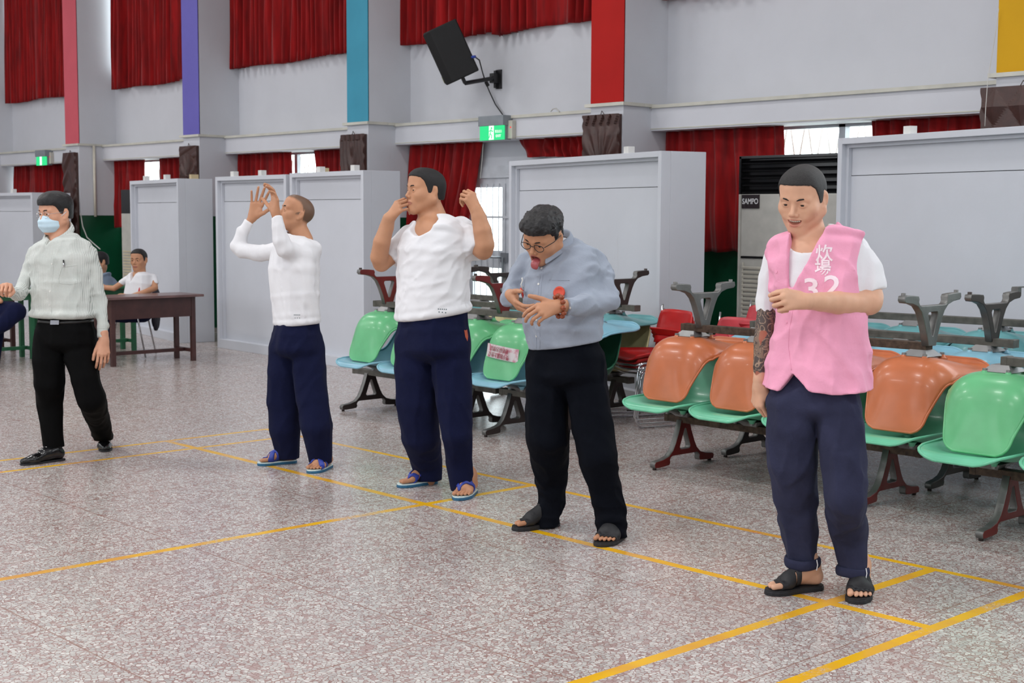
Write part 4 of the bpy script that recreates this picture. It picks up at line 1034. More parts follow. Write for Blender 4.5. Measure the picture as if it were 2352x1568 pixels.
CURL = dict(open=(8, 12, 8), relaxed=(28, 38, 22), fist=(70, 95, 55), loose=(45, 60, 35), flat=(4, 6, 4))
def add_hand(F, wrist, tip, dorsal, curl, thumb=(38, 10, 10, 10), side=1, spread=1., s=1., arm=None, h=.003):
    X = np.array(tip)-np.array(wrist); X /= np.linalg.norm(X); Z = np.array(dorsal, float); Z = Z-X*(Z@X); Z /= np.linalg.norm(Z); Y = side*np.cross(Z, X)
    R = np.stack([X, Y, Z], 1); w = np.array(wrist); hf = hand_field(curl, thumb, spread, s)
    def f(P):
        d = hf((P-w)@R)
        return d if arm is None else smin(d, arm(P)+.0014, .010)
    c = w+X*.07*s; V, Fq = polygonize(f, c-.15*s, c+.15*s, h, .015); V = relax(V, Fq, 1, .35)
    # nails
    F.sk.append((V, Fq, None)); return R, w
def foot_axes(heel, toe, side):
    X = np.array(toe, float)-np.array(heel, float); X[2] = 0; X /= np.linalg.norm(X); Y = side*np.cross(ZU, X); return np.stack([X, Y, ZU], 1)
def foot_field(lift=.022):
    e = [(ball((.034, 0, .034), .028), 0), (cap((.036, 0, .045), (.165, .004, .030), .029, .021), .02), (cap((.172, .024, .021), (.155, -.034, .016), .019, .014), .02), (cap((.050, 0, .088), (.145, .008, .042), .036, .022), .03),
         (cap((.050, 0, .085), (.062, 0, .115), .030, .028), .02), (cap((.03, 0, .03), (.16, -.033, .016), .028, .016), .02)]
    base = U(e); toes = [chain([(np.array(a), ra), (np.array(b), rb)], .002) for a, b, ra, rb in (((.185, .030, .018), (.238, .028, .014), .0135, .0118), ((.190, .008, .015), (.240, .005, .011), .0086, .0080), ((.186, -.009, .014), (.233, -.013, .010), .0082, .0076), ((.178, -.026, .013), (.221, -.030, .0095), .0078, .0072), ((.166, -.041, .012), (.205, -.046, .009), .0074, .0068))]
    def f(P):
        P = P-np.array((0, 0, lift)); d = base(P); g = None
        for t in toes: v = t(P); g = v if g is None else np.minimum(g, v)
        d = smin(d, g, .003); return smax(d, -P[:, 2], .004)
    return f
SOLE = [(.0, 0), (.004, .018), (.02, .031), (.06, .034), (.11, .034), (.15, .042), (.19, .050), (.225, .046), (.25, .032), (.262, .012), (.26, -.008), (.245, -.030), (.21, -.047), (.17, -.052), (.12, -.046), (.06, -.036), (.02, -.030), (.004, -.016)]
def add_foot(F, heel, toe, side, kind, sole_mat, strap_mat, top_mat=None, s=1., leg=None, scale=1.0):
    R = foot_axes(heel, toe, side); h0 = np.array([heel[0], heel[1], 0.]); ff = foot_field()
    def loc(P): return ((P-h0)@R)/scale
    def f(P):
        d = ff(loc(P))*scale
        return d if leg is None else smin(d, leg(P), .02)
    c = h0+R[:, 0]*.12*scale; V, Fq = polygonize(f, np.array([c[0]-.17, c[1]-.17, -.01]), np.array([c[0]+.17, c[1]+.17, .23]), .0035, .015)
    F.sk.append((relax(V, Fq, 1, .35), Fq, None))
    r = empty('sandal', (0, 0, 0)); r.parent = F.root
    def bw(b):
        for k in range(len(b.v)): b.v[k] = h0+(b.v[k]*scale)@R.T-F.org
        return b
    def grow(t): return [(x+t*(1 if x > .13 else -1)*.5, y*(1+t*8)) for x, y in SOLE]
    b = MB(); b.prism([(x*1.02-.006, y*1.03) for x, y in SOLE], .0, .017, 'xy'); bw(b).build('sole', sole_mat, r, bevel=.003)
    b = MB(); b.prism([(x*1.0-.003, y*.98) for x, y in SOLE], .0165, .0225, 'xy'); bw(b).build('insole', top_mat or sole_mat, r)
    if True:
        def g(P):
            q = loc(P); d = np.abs(ff(q)-.0035)-.0026; x, y, z = q[:, 0], q[:, 1], q[:, 2]
            if kind == 'cross':
                m1 = np.abs((x-.150)-y*.70)-.020; m2 = np.abs((x-.150)+y*.70)-.020; m = np.minimum(m1, m2)
            elif kind == 'thong':
                m = None
                for q_ in (-1, 1):
                    a_ = np.array((.196, .016)); b_ = np.array((.150, .016+q_*.030)); c_ = np.array((.098, q_*.046)); xy = q[:, :2]
                    for u_, v_ in ((a_, b_), (b_, c_)):
                        t_ = np.clip((xy-u_)@(v_-u_)/((v_-u_)@(v_-u_)), 0, 1); dd = np.linalg.norm(xy-(u_+t_[:, None]*(v_-u_)), axis=1)-.0065; m = dd if m is None else np.minimum(m, dd)
            else:
                m = np.maximum(.108+.2*y-x, x-(.220-.45*np.abs(y-.014)))
                if kind == 'cuts': m = np.maximum(m, -(np.maximum(np.abs(x-.140)-.0022, np.abs(np.abs(y)-.036)-.008)))
            d = smax(d, m, .002); return smax(d, .018-z, .002)*scale
        V, Fq = polygonize(g, np.array([c[0]-.15, c[1]-.15, 0]), np.array([c[0]+.15, c[1]+.15, .14]), .0026, .01)
        field_obj('strap', [(relax(V, Fq, 1, .4), Fq)], strap_mat, r, F.org)
    return r
def finish_skin(F):
    rec = [r_ for r_ in F.rec if len(r_) > 1]; cf = U([chain(r_, .01) for r_ in rec], .01); pts = [q for r_ in rec for q, _ in r_]
    V, Q = polygonize(cf, np.min(pts, 0)-.12, np.max(pts, 0)+.12, .016, .03); F.sk.append((V, Q, None))
    parts = [(v, f) for v, f, _ in F.sk]; cols = [(_ if _ is not None else None) for _, _, _ in []]
    C_ = np.concatenate([(p(v) if p is not None else np.zeros((len(v), 4))) for v, f, p in F.sk])
    V = np.concatenate([v for v, f in parts]); n = 0; Fq = []
    for v, f in parts: Fq.append(f+n); n += len(v)
    o = mesh_obj('body', V-F.org, np.concatenate(Fq), F.skin, F.root, True)
    a = o.data.color_attributes.new('paint', 'FLOAT_COLOR', 'POINT'); a.data.foreach_set('color', C_.astype(np.float32).ravel()); return o
def bvh(o, F): 
    me = o.data; return BVHTree.FromPolygons([Vector(v.co)+Vector(F.org) for v in me.vertices], [p.vertices[:] for p in me.polygons])
def hit(tree, px, py):
    d = Vector(FWD+RT*((px-1176)/FPX)+UP*((784-py)/FPX)).normalized(); l, n, i, t = tree.ray_cast(Vector(CAMP), d); return l, n
def disc_on(F, tree, px, py, r, th, name, mat, lift=0.):
    l, n = hit(tree, px, py)
    if l is None: return
    n = n.normalized(); a = n.orthogonal().normalized(); c = n.cross(a); b = MB(); V = []
    for q in (0, 1):
        for j in range(14): t = 2*PI*j/14; V.append(Vector(l)+n*(lift+th*q)+(a*math.cos(t)+c*math.sin(t))*r-Vector(F.org))
    b.add([tuple(v) for v in V], [list(range(14))[::-1], list(range(14, 28))]+[[i, (i+1) % 14, 14+(i+1) % 14, 14+i] for i in range(14)])
    return b.build(name, mat, F.root)
def line_on(F, tree, pts, r, name, mat, lift=.001, n=7, parent=None):
    P = []
    for i in range(len(pts)-1):
        for k in range(n):
            t = k/n; x = pts[i][0]*(1-t)+pts[i+1][0]*t; y = pts[i][1]*(1-t)+pts[i+1][1]*t; l, nn = hit(tree, x, y)
            if l is not None: P.append(np.array(l+nn*lift)-F.org)
    l, nn = hit(tree, *pts[-1])
    if l is not None: P.append(np.array(l+nn*lift)-F.org)
    if len(P) < 2: return
    b = MB(); b.tube(P, r, 6); return b.build(name, mat, parent or F.root, True)
def print_on(F, tree, s, size_px, cx, cy, name, mat, rot=0., sx=1., bold=False, lift=.0015, tilt=0.):
    me = text_mesh(s, 1., 0, bold); bm = bmesh.new(); bm.from_mesh(me)
    for _ in range(2): bmesh.ops.subdivide_edges(bm, edges=[e for e in bm.edges if e.calc_length() > .12], cuts=1, use_grid_fill=True)
    bmesh.ops.triangulate(bm, faces=bm.faces); c, s_ = math.cos(rot), math.sin(rot)
    for v in bm.verts:
        x, y = v.co.x*size_px*sx, v.co.y*size_px; l, n = hit(tree, cx+x*c+y*s_, cy-y*c+x*s_+tilt*x)
        v.co = (l+n*lift-Vector(F.org)) if l is not None else v.co*0
    bm.to_mesh(me); bm.free(); me.materials.clear(); me.materials.append(mat); o = bpy.data.objects.new(name, me); COL.objects.link(o); o.parent = F.root; return o

def fdz(F, h, t): return (h+(t-h)*.24-CAMP)@FWD-F.D
def trousers(F, pel, ratio, A, B, wt, slope, specs, mat, h, splitx, hemA, hemB, kpel=.03, bunch=0.):
    """pel: hip sections, A/B: leg sections, wt: waist point, hem: (x, y, dz)"""
    pf, pp = F.torso(pel, ratio, 2.2); lA, pa = F.legf(A); lB, pb = F.legf(B); hA = F.p(*hemA); hB = F.p(*hemB)
    def f(P):
        a, b = lA(P), lB(P); d = smin(smin(a, b, .006), pf(P), kpel); d = d-folds(P, specs)
        lo = np.where((P-F.p(splitx, (hemA[1]+hemB[1])/2-60, 0))@RH < 0, hA[2]+bunch*.0, hB[2])
        if bunch: d = d-folds(P, [((RH[0], RH[1], 0), .035, .5, bunch, 35)])*np.clip((lo+.20-P[:, 2])/.12, 0, 1)
        d = smax(d, lo-P[:, 2], .004); return smax(d, P[:, 2]-(wt[2]+slope*((P-wt)@RH)), .004)
    V, Q = field_mesh(f, pp+pa+pb, .12, h); return field_obj('trousers', [(V, Q)], mat, F.root, F.org)
def foot_leg(F, h, t, hem, r=.032): return chain([(h+np.array((0, 0, .10))+(t-h)*.22, .034), (F.p(*hem)+ZU*.08, r)], .01)
# ================================================================ PEOPLE
def FLp(px, py, z=0.):
    d = FWD+RT*((px-1176)/FPX)+UP*((784-py)/FPX); return CAMP+d*((z-CAMH)/d[2])
RHv = lambda a, b, c: a*RH+b*TC+c*ZU
M_navy = m_cloth('navy_cotton', (22, 26, 54), .9, .35, 30, sheen=.02); M_navyf = m_cloth('faded_navy_cotton', (50, 52, 74), .9, .35, 30, .1, sheen=.02); M_blk = m_cloth('black_wool', (9, 9, 10), .8, .2, 26, sheen=.0); M_dnavy = m_cloth('dark_navy_cloth', (11, 14, 22), .85, .35, 26, sheen=.0)
M_white = m_cloth('white_knit', (226, 226, 230), .9, .16, 22, .015); M_pink = m_cloth('pink_cotton', (238, 164, 192), .8, .35, 24, .03); M_grey = m_cloth('grey_blue_shirt', (150, 158, 172), .8, .3, 26, .03)
M_btn = plain('button_white', (214, 214, 210), .3); M_rub = plain('black_rubber', (34, 34, 37), .6, .4, bump=.3, bs=90); M_rubb = plain('blue_rubber', (34, 56, 150), .45); M_rubt = plain('teal_rubber', (36, 96, 130), .5); M_rubw = plain('white_rubber', (206, 222, 220), .55)
SK1 = m_skin('skin_fair', (206, 154, 126)); SK2 = m_skin('skin_tan', (188, 138, 106)); SK3 = m_skin('skin_light', (212, 166, 138))
def sleeve_hem(f, ctr, axis): return cut_keep(f, ctr, axis, .003)
HU = ZU
# ---------------------------------------------------------------- man in the pink vest (right)
F = Fig('p5', 5.43, 30, 'young man in a pink numbered vest over a white T-shirt, standing at the right', (-3.05, 4.52), SK3)
tor = [(520, 1838, 1900, .02), (540, 1805, 1945, .02), (562, 1768, 1984, .0), (600, 1766, 1982, 0), (650, 1775, 1985, -.02), (720, 1786, 1990, -.02), (800, 1776, 1992, 0), (850, 1764, 1994, 0), (915, 1748, 2000, 0)]
vt, vp = F.torso(tor, .66, 2.3); tt, tp = F.torso([(y, xl+14, xr-14, dz) for y, xl, xr, dz in tor[:6]]+[(790, 1795, 1975, 0)], .64, 2.2)
slR, s1 = F.L([(1955, 580, 0, 44), (1985, 625, -.03, 42), (1999, 655, -.05, 38), (2004, 700, -.06, 38)], .006)
slL, s2 = F.L([(1790, 585, .12, 36), (1768, 640, .13, 30), (1762, 690, .13, 27), (1762, 745, .13, 26)], .006)
slR = cut_keep(slR, F.p(2001, 671, -.05), F.p(2003, 700, -.05)-F.p(1996, 660, -.05), .003); slL = cut_keep(slL, F.p(1762, 716, .13), (0, 0, -1), .003)
tee = U([tt, (slR, .03), (slL, .03)])
neckc = F.p(1862, 548, -.02)
ncut = ell(neckc+F.f*.045+ZU*.015, (.085, .085, .075), np.stack([F.r, F.f, ZU], 1))
tee_hole = cap(neckc+ZU*.02, neckc+ZU*.10, .060, .075)
teef = sub(disp(sub(tee, tee_hole, .004), [((0, 0, 1), .05, .35, .006, 1), (RHv(.4, 0, -1), .07, .4, .005, 2)]), ncut, .004)
V, Q = field_mesh(teef, s1+s2+[F.p(1870, 520), F.p(1870, 780), vp[3]], .16, .0065)
tee_o = field_obj('tshirt', [(V, Q)], M_white, F.root, F.org)
def vest(P):
    d = vt(P); d = d-folds(P, [((0, 0, 1), .075, .5, .007, 5), (RHv(.7, 0, -1), .06, .35, .007, 6), (RHv(-.6, 0, -1), .08, .3, .006, 8)])
    q = P-vp[0]; xr = q@F.r; yf = q@F.f
    # open front: a V down to the first button, then the split at the hem; edges given by height
    z = P[:, 2]; zt, zb = F.p(1860, 520)[2], F.p(1832, 658)[2]; cx_t = (F.p(1868, 520)-vp[0])@F.r; cx_b = (F.p(1826, 650)-vp[0])@F.r-.0
    t = np.clip((z-zb)/(zt-zb), 0, 1.2); cx = cx_b+(cx_t-cx_b)*t+.01; w = .008+.062*t**.8
    vcut = np.maximum(np.abs(xr-cx)-w, np.maximum(zb-z, -.02-yf-.05*t)); d = smax(d, -vcut, .004)
    # neck hole
    d = smax(d, -cap(neckc+F.f*-.01, neckc+ZU*.09, .074, .100)(P), .016)
    # armholes
    d = smax(d, -(slR(P)-.002), .003); d = smax(d, -(slL(P)-.002), .003)
    aR = np.linalg.norm((P-F.p(1985, 600, -.01)), axis=1)-.050; aL = np.linalg.norm(P-F.p(1760, 610, .10), axis=1)-.03; d = smax(d, -aL, .004)
    # hem with inverted V split
    zh = F.p(1870, 893)[2]+.004*np.sin(xr*30); d = smax(d, zh-z, .003)
    zs = F.p(1820, 852)[2]; cs = (F.p(1822, 880)-vp[0])@F.r+.02; hw_ = np.clip(zs-z, 0, 1)*.95; d = smax(d, -np.maximum(np.abs(xr-cs-.25*(zs-z))-hw_, -yf), .003)
    g_ = np.maximum(-((P-F.p(1949, 600, 0))@RH)+.045*((z-F.p(1900, 622)[2])/.15)**2, F.p(1900, 690)[2]-z); d = smax(d, -g_, .004)
    return d
V, Q = field_mesh(vest, [F.p(1750, 510), F.p(2000, 510), F.p(1750, 900), F.p(2000, 900)]+vp[3:5], .17, .006, 1, .035)
vest_o = field_obj('vest', [(V, Q)], M_pink, F.root, F.org); tv = bvh(vest_o, F)
M_vprint = m_cloth('vest_print', (246, 226, 234), .8, .2, 24, .02)
print_on(F, tv, '炊', 40, 1893, 584, 'printed_character', M_vprint, bold=True); print_on(F, tv, '場', 38, 1890, 617, 'printed_character', M_vprint, bold=True)
print_on(F, tv, '3', 68, 1864, 666, 'printed_digit', M_vprint, sx=1.2, bold=True, rot=-.03); print_on(F, tv, '2', 68, 1911, 660, 'printed_digit', M_vprint, sx=1.2, bold=True, rot=.06)
disc_on(F, tv, 1783, 624, .006, .002, 'button', M_pink); disc_on(F, tv, 1806, 740, .006, .002, 'button', M_pink)
line_on(F, tv, [(1825, 665), (1820, 720), (1812, 760), (1811, 800), (1818, 850)], .0016, 'placket_seam', M_pink, 0)
# trousers
hA, tA = FLp(1886, 1352), FLp(1752, 1366); hB, tB = FLp(1980, 1350), FLp(1960, 1414); zA, zB = fdz(F, hA, tA), fdz(F, hB, tB)
trousers(F, [(838, 1796, 1958, 0), (895, 1780, 1974, 0), (935, 1772, 1980, 0)], .64,
         [(930, 1762, 1878, .02), (980, 1757, 1884, .03), (1060, 1764, 1884, .05), (1136, 1776, 1881, zA*.7), (1227, 1789, 1883, zA), (1288, 1805, 1880, zA)],
         [(930, 1868, 1980, -.03), (980, 1872, 1992, -.05), (1060, 1880, 1994, -.08), (1136, 1888, 1994, -.10), (1220, 1900, 1994, zB), (1310, 1922, 1992, zB)],
         F.p(1870, 846), 0., [((0, 0, 1), .075, .6, .009, 11), (RHv(.5, 0, -1), .08, .4, .008, 12), (RHv(-.5, 0, -1), .07, .4, .006, 14)], M_navyf, .0075, 1886, (1842, 1286, zA), (1957, 1306, zB))
for (x, y, dz, rx) in ((1842, 1288, zA, 40), (1957, 1308, zB, 36)):
    b = MB(); c = F.p(x, y, dz)-F.org; w = rx/F.sc
    ring = lambda zz, g: [tuple(c+RH*(w*.93+g+.004*math.sin(3*t_))*math.cos(t_)+TC*(w+g)*math.sin(t_)+ZU*(zz+.004*math.sin(2*t_+x))) for t_ in np.linspace(0, 2*PI, 29)[:-1]]
    prof = [(.018, -.006), (.020, .006), (.005, .011), (-.012, .010), (-.024, .004), (-.022, -.006), (-.005, -.012)]; Vv = []
    for zz, g in prof: Vv += ring(zz, g)
    n = 28; b.add(Vv, [[i*n+j, i*n+(j+1) % n, ((i+1) % 7)*n+(j+1) % n, ((i+1) % 7)*n+j] for i in range(7) for j in range(n)]); cf = b.build('rolled_cuff', M_navyf, F.root, True, sub=1)
    b = MB(); t_ = .95; d_ = c+RH*w*math.cos(t_)*1.14+TC*w*1.16*math.sin(t_); b.tube([tuple(d_+ZU*.021), tuple(d_+RH*.004+ZU*.0), tuple(d_+ZU*-.022)], .0022, 6); b.build('white_seam', M_white, F.root)
# arms, hands
aR, _ = F.L([(1985, 620, -.03, 30), (1998, 680, -.06, 29), (1996, 694, -.075, 27)], .006); fR, _ = F.L([(1997, 693, -.075, 27), (1962, 697, -.11, 28.5), (1925, 695, -.16, 26), (1885, 693, -.21, 21), (1858, 692, -.235, 18), (1845, 691, -.245, 16)], .006)
armR = U([aR, (fR, .02)]); 
V, Q = field_mesh(armR, _+[F.p(1990, 640, -.05)], .09, .005); F.sk.append((V, Q, None))
add_hand(F, F.p(1852, 692, -.242), F.p(1785, 686, -.29), TC*.9+ZU*.35, (64, 86, 50), (24, 25, 28, 25), -1, .6, 1.05, fR)
aL, _l = F.L([(1764, 690, .13, 22), (1758, 745, .12, 23), (1754, 785, .11, 23), (1748, 840, .10, 18), (1745, 872, .09, 15), (1744, 885, .09, 15)], .006)
V, Q = field_mesh(aL, _l, .07, .003)
zt0, zt1 = F.p(1750, 857, .1)[2], F.p(1750, 700, .13)[2]
def tattoo(P):
    C_ = np.zeros((len(P), 4)); n1 = vnoise(P*34+3); n2 = vnoise(P*np.array((50, 50, 30))+9); n3 = vnoise(P*80)
    ln = np.abs(((n1*5+n2*2) % 1)-.5); C_[:, :3] = np.array(lin((44, 44, 48)))*(.6+.8*n3[:, None]); m = ln < .10; C_[m, :3] = lin((150, 128, 108)); m = (n2 > .62) & (ln > .2); C_[m, :3] = lin((112, 92, 78)); m = vnoise(P*26+40) > .80; C_[m, :3] = lin((150, 78, 58))
    C_[:, 3] = np.clip((P[:, 2]-zt0-.006*np.sin(P[:, 0]*160))/.003, 0, 1)*.93; return C_
F.sk.append((V, Q, tattoo))
add_hand(F, F.p(1744, 880, .09), F.p(1738, 950, .10), RHv(-.85, .5, 0), dict(index=(38, 50, 30), middle=(45, 55, 35), ring=(50, 60, 35), little=(52, 60, 35)), (18, 25, 15, 15), 1, .4, .98, None)
add_foot(F, hA, tA, 1, 'cuts', M_rub, M_rub, leg=foot_leg(F, hA, tA, (1846, 1286, zA))); add_foot(F, hB, tB, -1, 'cuts', M_rub, M_rub, leg=foot_leg(F, hB, tB, (1962, 1306, zB)))
chest = ell(F.p(1862, 590, .0), (.12, .085, .10), np.stack([F.r, F.f, ZU], 1))
c5, R5, l5 = make_head(F, 1843, 455, -.02, 33, 18, -3, F.p(1868, 562, .02), 1.09, 'smile', hair=(.0035, .0045, (40, 38, 38), .001, None), lips=(186, 112, 98), extra=chest, h=.003, fat=.007)
b = MB()
for i in range(6): x = (-.0165+.0066*i); b.box(x-.003, x+.003, .076, .0825, -.0635+9*x*x, -.0575+9*x*x)
for k in range(len(b.v)): b.v[k] = c5+(b.v[k]*1.09)@R5.T-F.org
b.build('teeth', M_teeth, F.root, bevel=.0008)
finish_skin(F)
# ---------------------------------------------------------------- man in the grey shirt with his tongue out
F = Fig('p4', 6.49, 40, 'man in a grey-blue long-sleeved shirt bending forward with his tongue out', (-4.48, 4.54), SK2)
tor = [(556, 1268, 1315, .06), (575, 1235, 1345, .04), (600, 1208, 1378, .02), (640, 1200, 1388, 0), (690, 1202, 1386, -.03), (740, 1205, 1382, -.04), (780, 1208, 1380, -.02), (830, 1214, 1378, 0)]
ts, tp = F.torso(tor, .70, 2.2)
wl = F.p(1290, 792)
slR, s1 = F.L([(1362, 602, 0, 34), (1380, 640, -.03, 34), (1392, 672, -.07, 31), (1398, 690, -.10, 29), (1370, 698, -.16, 27), (1335, 702, -.24, 24), (1292, 703, -.31, 23), (1280, 703, -.33, 22)], .010)
slL, s2 = F.L([(1212, 606, .12, 30), (1190, 640, .12, 27), (1177, 668, .08, 24), (1170, 684, .02, 21), (1164, 690, -.04, 19), (1160, 690, -.07, 18)], .010)
slR = cut_keep(slR, F.p(1294, 703, -.30), F.p(1280, 703, -.33)-F.p(1335, 702, -.24), .003); slL = cut_keep(slL, F.p(1166, 688, -.02), F.p(1158, 690, -.09)-F.p(1172, 684, .02), .003)
raw = U([ts, (slR, .025), (slL, .025)])
nk = F.p(1290, 566, .03)
shf = disp(raw, [(RHv(1, 0, .55), .05, .35, .007, 21), (RHv(-.3, 0, -1), .06, .4, .006, 22), (RHv(1, 0, -.2), .07, .3, .005, 24)])
def shirt(P):
    d = shf(P); d = smax(d, -(np.linalg.norm(P-(nk+F.f*.02+ZU*.02), axis=1)-.060), .004)
    pl = wl[2]-.0+.17*((P-wl)@RH); return smax(d, pl-P[:, 2], .006)
V, Q = field_mesh(shirt, s1+s2+tp, .15, .0065)
so = field_obj('shirt', [(V, Q)], M_grey, F.root, F.org); tv = bvh(so, F)
for x, y in ((1244, 616), (1237, 652), (1232, 734), (1232, 772)): disc_on(F, tv, x, y, .0055, .002, 'button', M_btn)
disc_on(F, tv, 1310, 707, .0055, .002, 'button', M_btn)
line_on(F, tv, [(1246, 612), (1238, 650), (1235, 690), (1233, 735), (1232, 800)], .0014, 'placket_seam', M_grey, 0); line_on(F, tv, [(1250, 612), (1244, 650), (1241, 690), (1240, 735), (1240, 800)], .0012, 'placket_seam', M_grey, 0)
line_on(F, tv, [(1262, 643), (1308, 644)], .0014, 'pocket_seam', M_grey, .0005)
line_on(F, tv, [(1294, 682), (1296, 724)], .002, 'cuff_seam', M_grey, .0)
def collar(F, pts_in, h, out, mat, tip=.03, n=24):
    """folded collar: pts_in = closed-ish list of neck points (front left round the back to front right)"""
    P = np.array(pts_in); t = np.linspace(0, len(P)-1, n+1); C_ = np.stack([np.interp(t, range(len(P)), P[:, k]) for k in range(3)], 1); ctr = C_.mean(0); V = []
    for i, c in enumerate(C_):
        o_ = c-ctr; o_[2] = 0; o_ /= np.linalg.norm(o_)+1e-9; e = abs(2*i/n-1)**4
        V += [c, c+ZU*h*.9+o_*.002, c+ZU*h+o_*.006, c+ZU*(h*.2-tip*e*.6)+o_*(out+.2*tip*e), c+ZU*(h*.05-tip*e)+o_*(out+.3*tip*e)]
    V = [v-F.org for v in V]; Fq = [[i*5+j, (i+1)*5+j, (i+1)*5+j+1, i*5+j+1] for i in range(n) for j in range(4)]
    o = mesh_obj('collar', V, Fq, mat, F.root, True); m = o.modifiers.new('s', 'SOLIDIFY'); m.thickness = .003; m = o.modifiers.new('u', 'SUBSURF'); m.levels = 1; bake(o); return o
def ringpts(c, r, up, fwd, side, tilt=.35, a0=20, n=14, rx=1.):
    return [c+side*r*rx*math.sin(math.radians(t_))+fwd*r*math.cos(math.radians(t_))-up*tilt*r*math.cos(math.radians(t_)) for t_ in np.linspace(a0, 360-a0, n)]
collar(F, ringpts(F.p(1272, 566, -.03), .074, ZU, F.f, F.r, .55, 16), .042, .022, M_grey, .050)
hA, tA = FLp(1282, 1206), FLp(1164, 1220); hB, tB = FLp(1429, 1231), FLp(1357, 1266); zA, zB = fdz(F, hA, tA), fdz(F, hB, tB)
trousers(F, [(770, 1222, 1374, 0), (820, 1214, 1384, 0), (860, 1212, 1388, 0)], .72,
         [(850, 1208, 1300, .02), (900, 1206, 1306, .03), (1000, 1206, 1310, .05), (1100, 1226, 1306, zA), (1150, 1236, 1300, zA), (1180, 1222, 1290, zA), (1206, 1222, 1288, zA)],
         [(850, 1290, 1390, -.03), (900, 1298, 1397, -.04), (980, 1312, 1410, -.06), (1050, 1328, 1420, -.09), (1120, 1350, 1430, zB), (1180, 1364, 1439, zB), (1230, 1368, 1443, zB)],
         wl+ZU*.02, .17, [((0, 0, 1), .08, .6, .007, 31), (RHv(.9, 0, -.5), .06, .3, .006, 33)], M_dnavy, .0075, 1328, (1255, 1207, zA), (1400, 1231, zB), bunch=.010)
add_foot(F, hA, tA, 1, 'slide', M_rub, M_rub, scale=.98, leg=foot_leg(F, hA, tA, (1256, 1200, zA))); add_foot(F, hB, tB, -1, 'slide', M_rub, M_rub, scale=.98, leg=foot_leg(F, hB, tB, (1408, 1222, zB)))
fr, _ = F.L([(1310, 703, -.28, 17), (1290, 703, -.315, 15), (1284, 703, -.325, 15)], .01)
add_hand(F, F.p(1284, 702, -.325), F.p(1222, 720, -.375), TC*.85+ZU*.45, dict(index=(38, 30, 18), middle=(44, 34, 20), ring=(50, 38, 20), little=(54, 40, 20)), (34, -14, 6, 4), -1, .1, 1.04, fr)
frl, _ = F.L([(1164, 688, .0, 14), (1170, 684, -.07, 14)], .01)
add_hand(F, F.p(1172, 676, -.08), F.p(1196, 712, -.16), RHv(-.75, .25, -.45), dict(index=(20, 30, 20), middle=(24, 34, 22), ring=(28, 38, 24), little=(30, 40, 24)), (48, 5, 12, 16), 1, .7, 1.0, None)
chest = ell(F.p(1286, 600, .03), (.10, .075, .07), np.stack([F.r, F.f, ZU], 1))
c4, R4, l4 = make_head(F, 1248, 541, -.10, 38, 30, -12, F.p(1294, 590, .04), 1.04, 'open', hair=(.004, .020, (24, 22, 24), .012, lambda q: np.interp(q[:, 1], HL_Y, [-.045, -.045, -.03, .03, .03, .0, .005, .024, .050, .058, .060])), lips=(150, 74, 74), extra=chest, fat=.010)
b = MB()
pts = [(0, .050, -.080, .016), (0, .078, -.083, .0185), (0, .094, -.090, .020), (0, .101, -.104, .019), (0, .101, -.117, .0125)]
Vv = []
for x, y, z, w in pts:
    for k in range(12): a = 2*PI*k/12; Vv.append((w*1.1*math.cos(a), y+.0045*math.sin(a)*(.6), z+.006*math.sin(a)))
b.add(Vv, [[i*12+j, i*12+(j+1) % 12, (i+1)*12+(j+1) % 12, (i+1)*12+j] for i in range(4) for j in range(12)]+[list(range(12))[::-1], list(range(48, 60))])
for k in range(len(b.v)): b.v[k] = c4+(b.v[k]*1.04)@R4.T-F.org
b.build('tongue', M_tongue, F.root, True, sub=1)
b = MB(); b.sphere((0, .050, -.074), (.022, .020, .017), 14)
for k in range(len(b.v)): b.v[k] = c4+(b.v[k]*1.04)@R4.T-F.org
b.build('mouth_cavity', M_mouth, F.root, True)
finish_skin(F)
g = empty('glasses'); g.parent = F.root; b = MB()
for q_ in (-1, 1):
    b.tube([tuple(l4((q_*.034+.025*math.cos(t_), .0985-.006*abs(math.cos(t_)), -.002+.017*math.sin(t_)))-F.org) for t_ in np.linspace(0, 2*PI, 21)[:-1]], .0018, 6, closed=True)
    b.tube([tuple(l4((q_*.060, .088, .004))-F.org), tuple(l4((q_*.080, .04, .008))-F.org), tuple(l4((q_*.087, -.012, .014))-F.org)], .0018, 6)
b.tube([tuple(l4((-.009, .098, .002))-F.org), tuple(l4((0, .101, .005))-F.org), tuple(l4((.009, .098, .002))-F.org)], .0018, 6); b.build('glasses_frame', M_black, g, True)
# bead bracelet, badge and ID tag are things of their own
M_bead = plain('wooden_bead', (140, 66, 36), .25, .5, var=.2, vs=60)
wr = F.p(1285, 703, -.325); ax = F.p(1270, 706, -.33)-F.p(1300, 702, -.30); ax /= np.linalg.norm(ax); u_ = np.cross(ax, TC); u_ /= np.linalg.norm(u_); w_ = np.cross(ax, u_)
r = thing('bead_bracelet', 'chunky brown wooden bead bracelet on the wrist of the man in the grey shirt', 'bracelet', tuple(wr))
for k in range(11):
    a = 2*PI*k/11; b = MB(); q = .041*(u_*math.cos(a)*1.15+w_*math.sin(a))+ax*.004*math.sin(3*a); b.sphere(tuple(q), (.0125, .0125, .0115), 16); b.build('bead', M_bead, r, True)
l, n = hit(tv, 1285, 672); n = n.normalized(); a_ = n.orthogonal().normalized(); c_ = n.cross(a_)
r = thing('round_badge', 'round orange-red badge behind the bracelet on the grey shirt', 'badge', tuple(l)); b = MB(); Vv = []
for rr, q in ((.028, .0), (.029, .005), (.024, .008), (.021, .006), (.0, .006)):
    for j in range(24): t = 2*PI*j/24; Vv.append(tuple(n*q+(a_*math.cos(t)+c_*math.sin(t))*max(rr, .0005)))
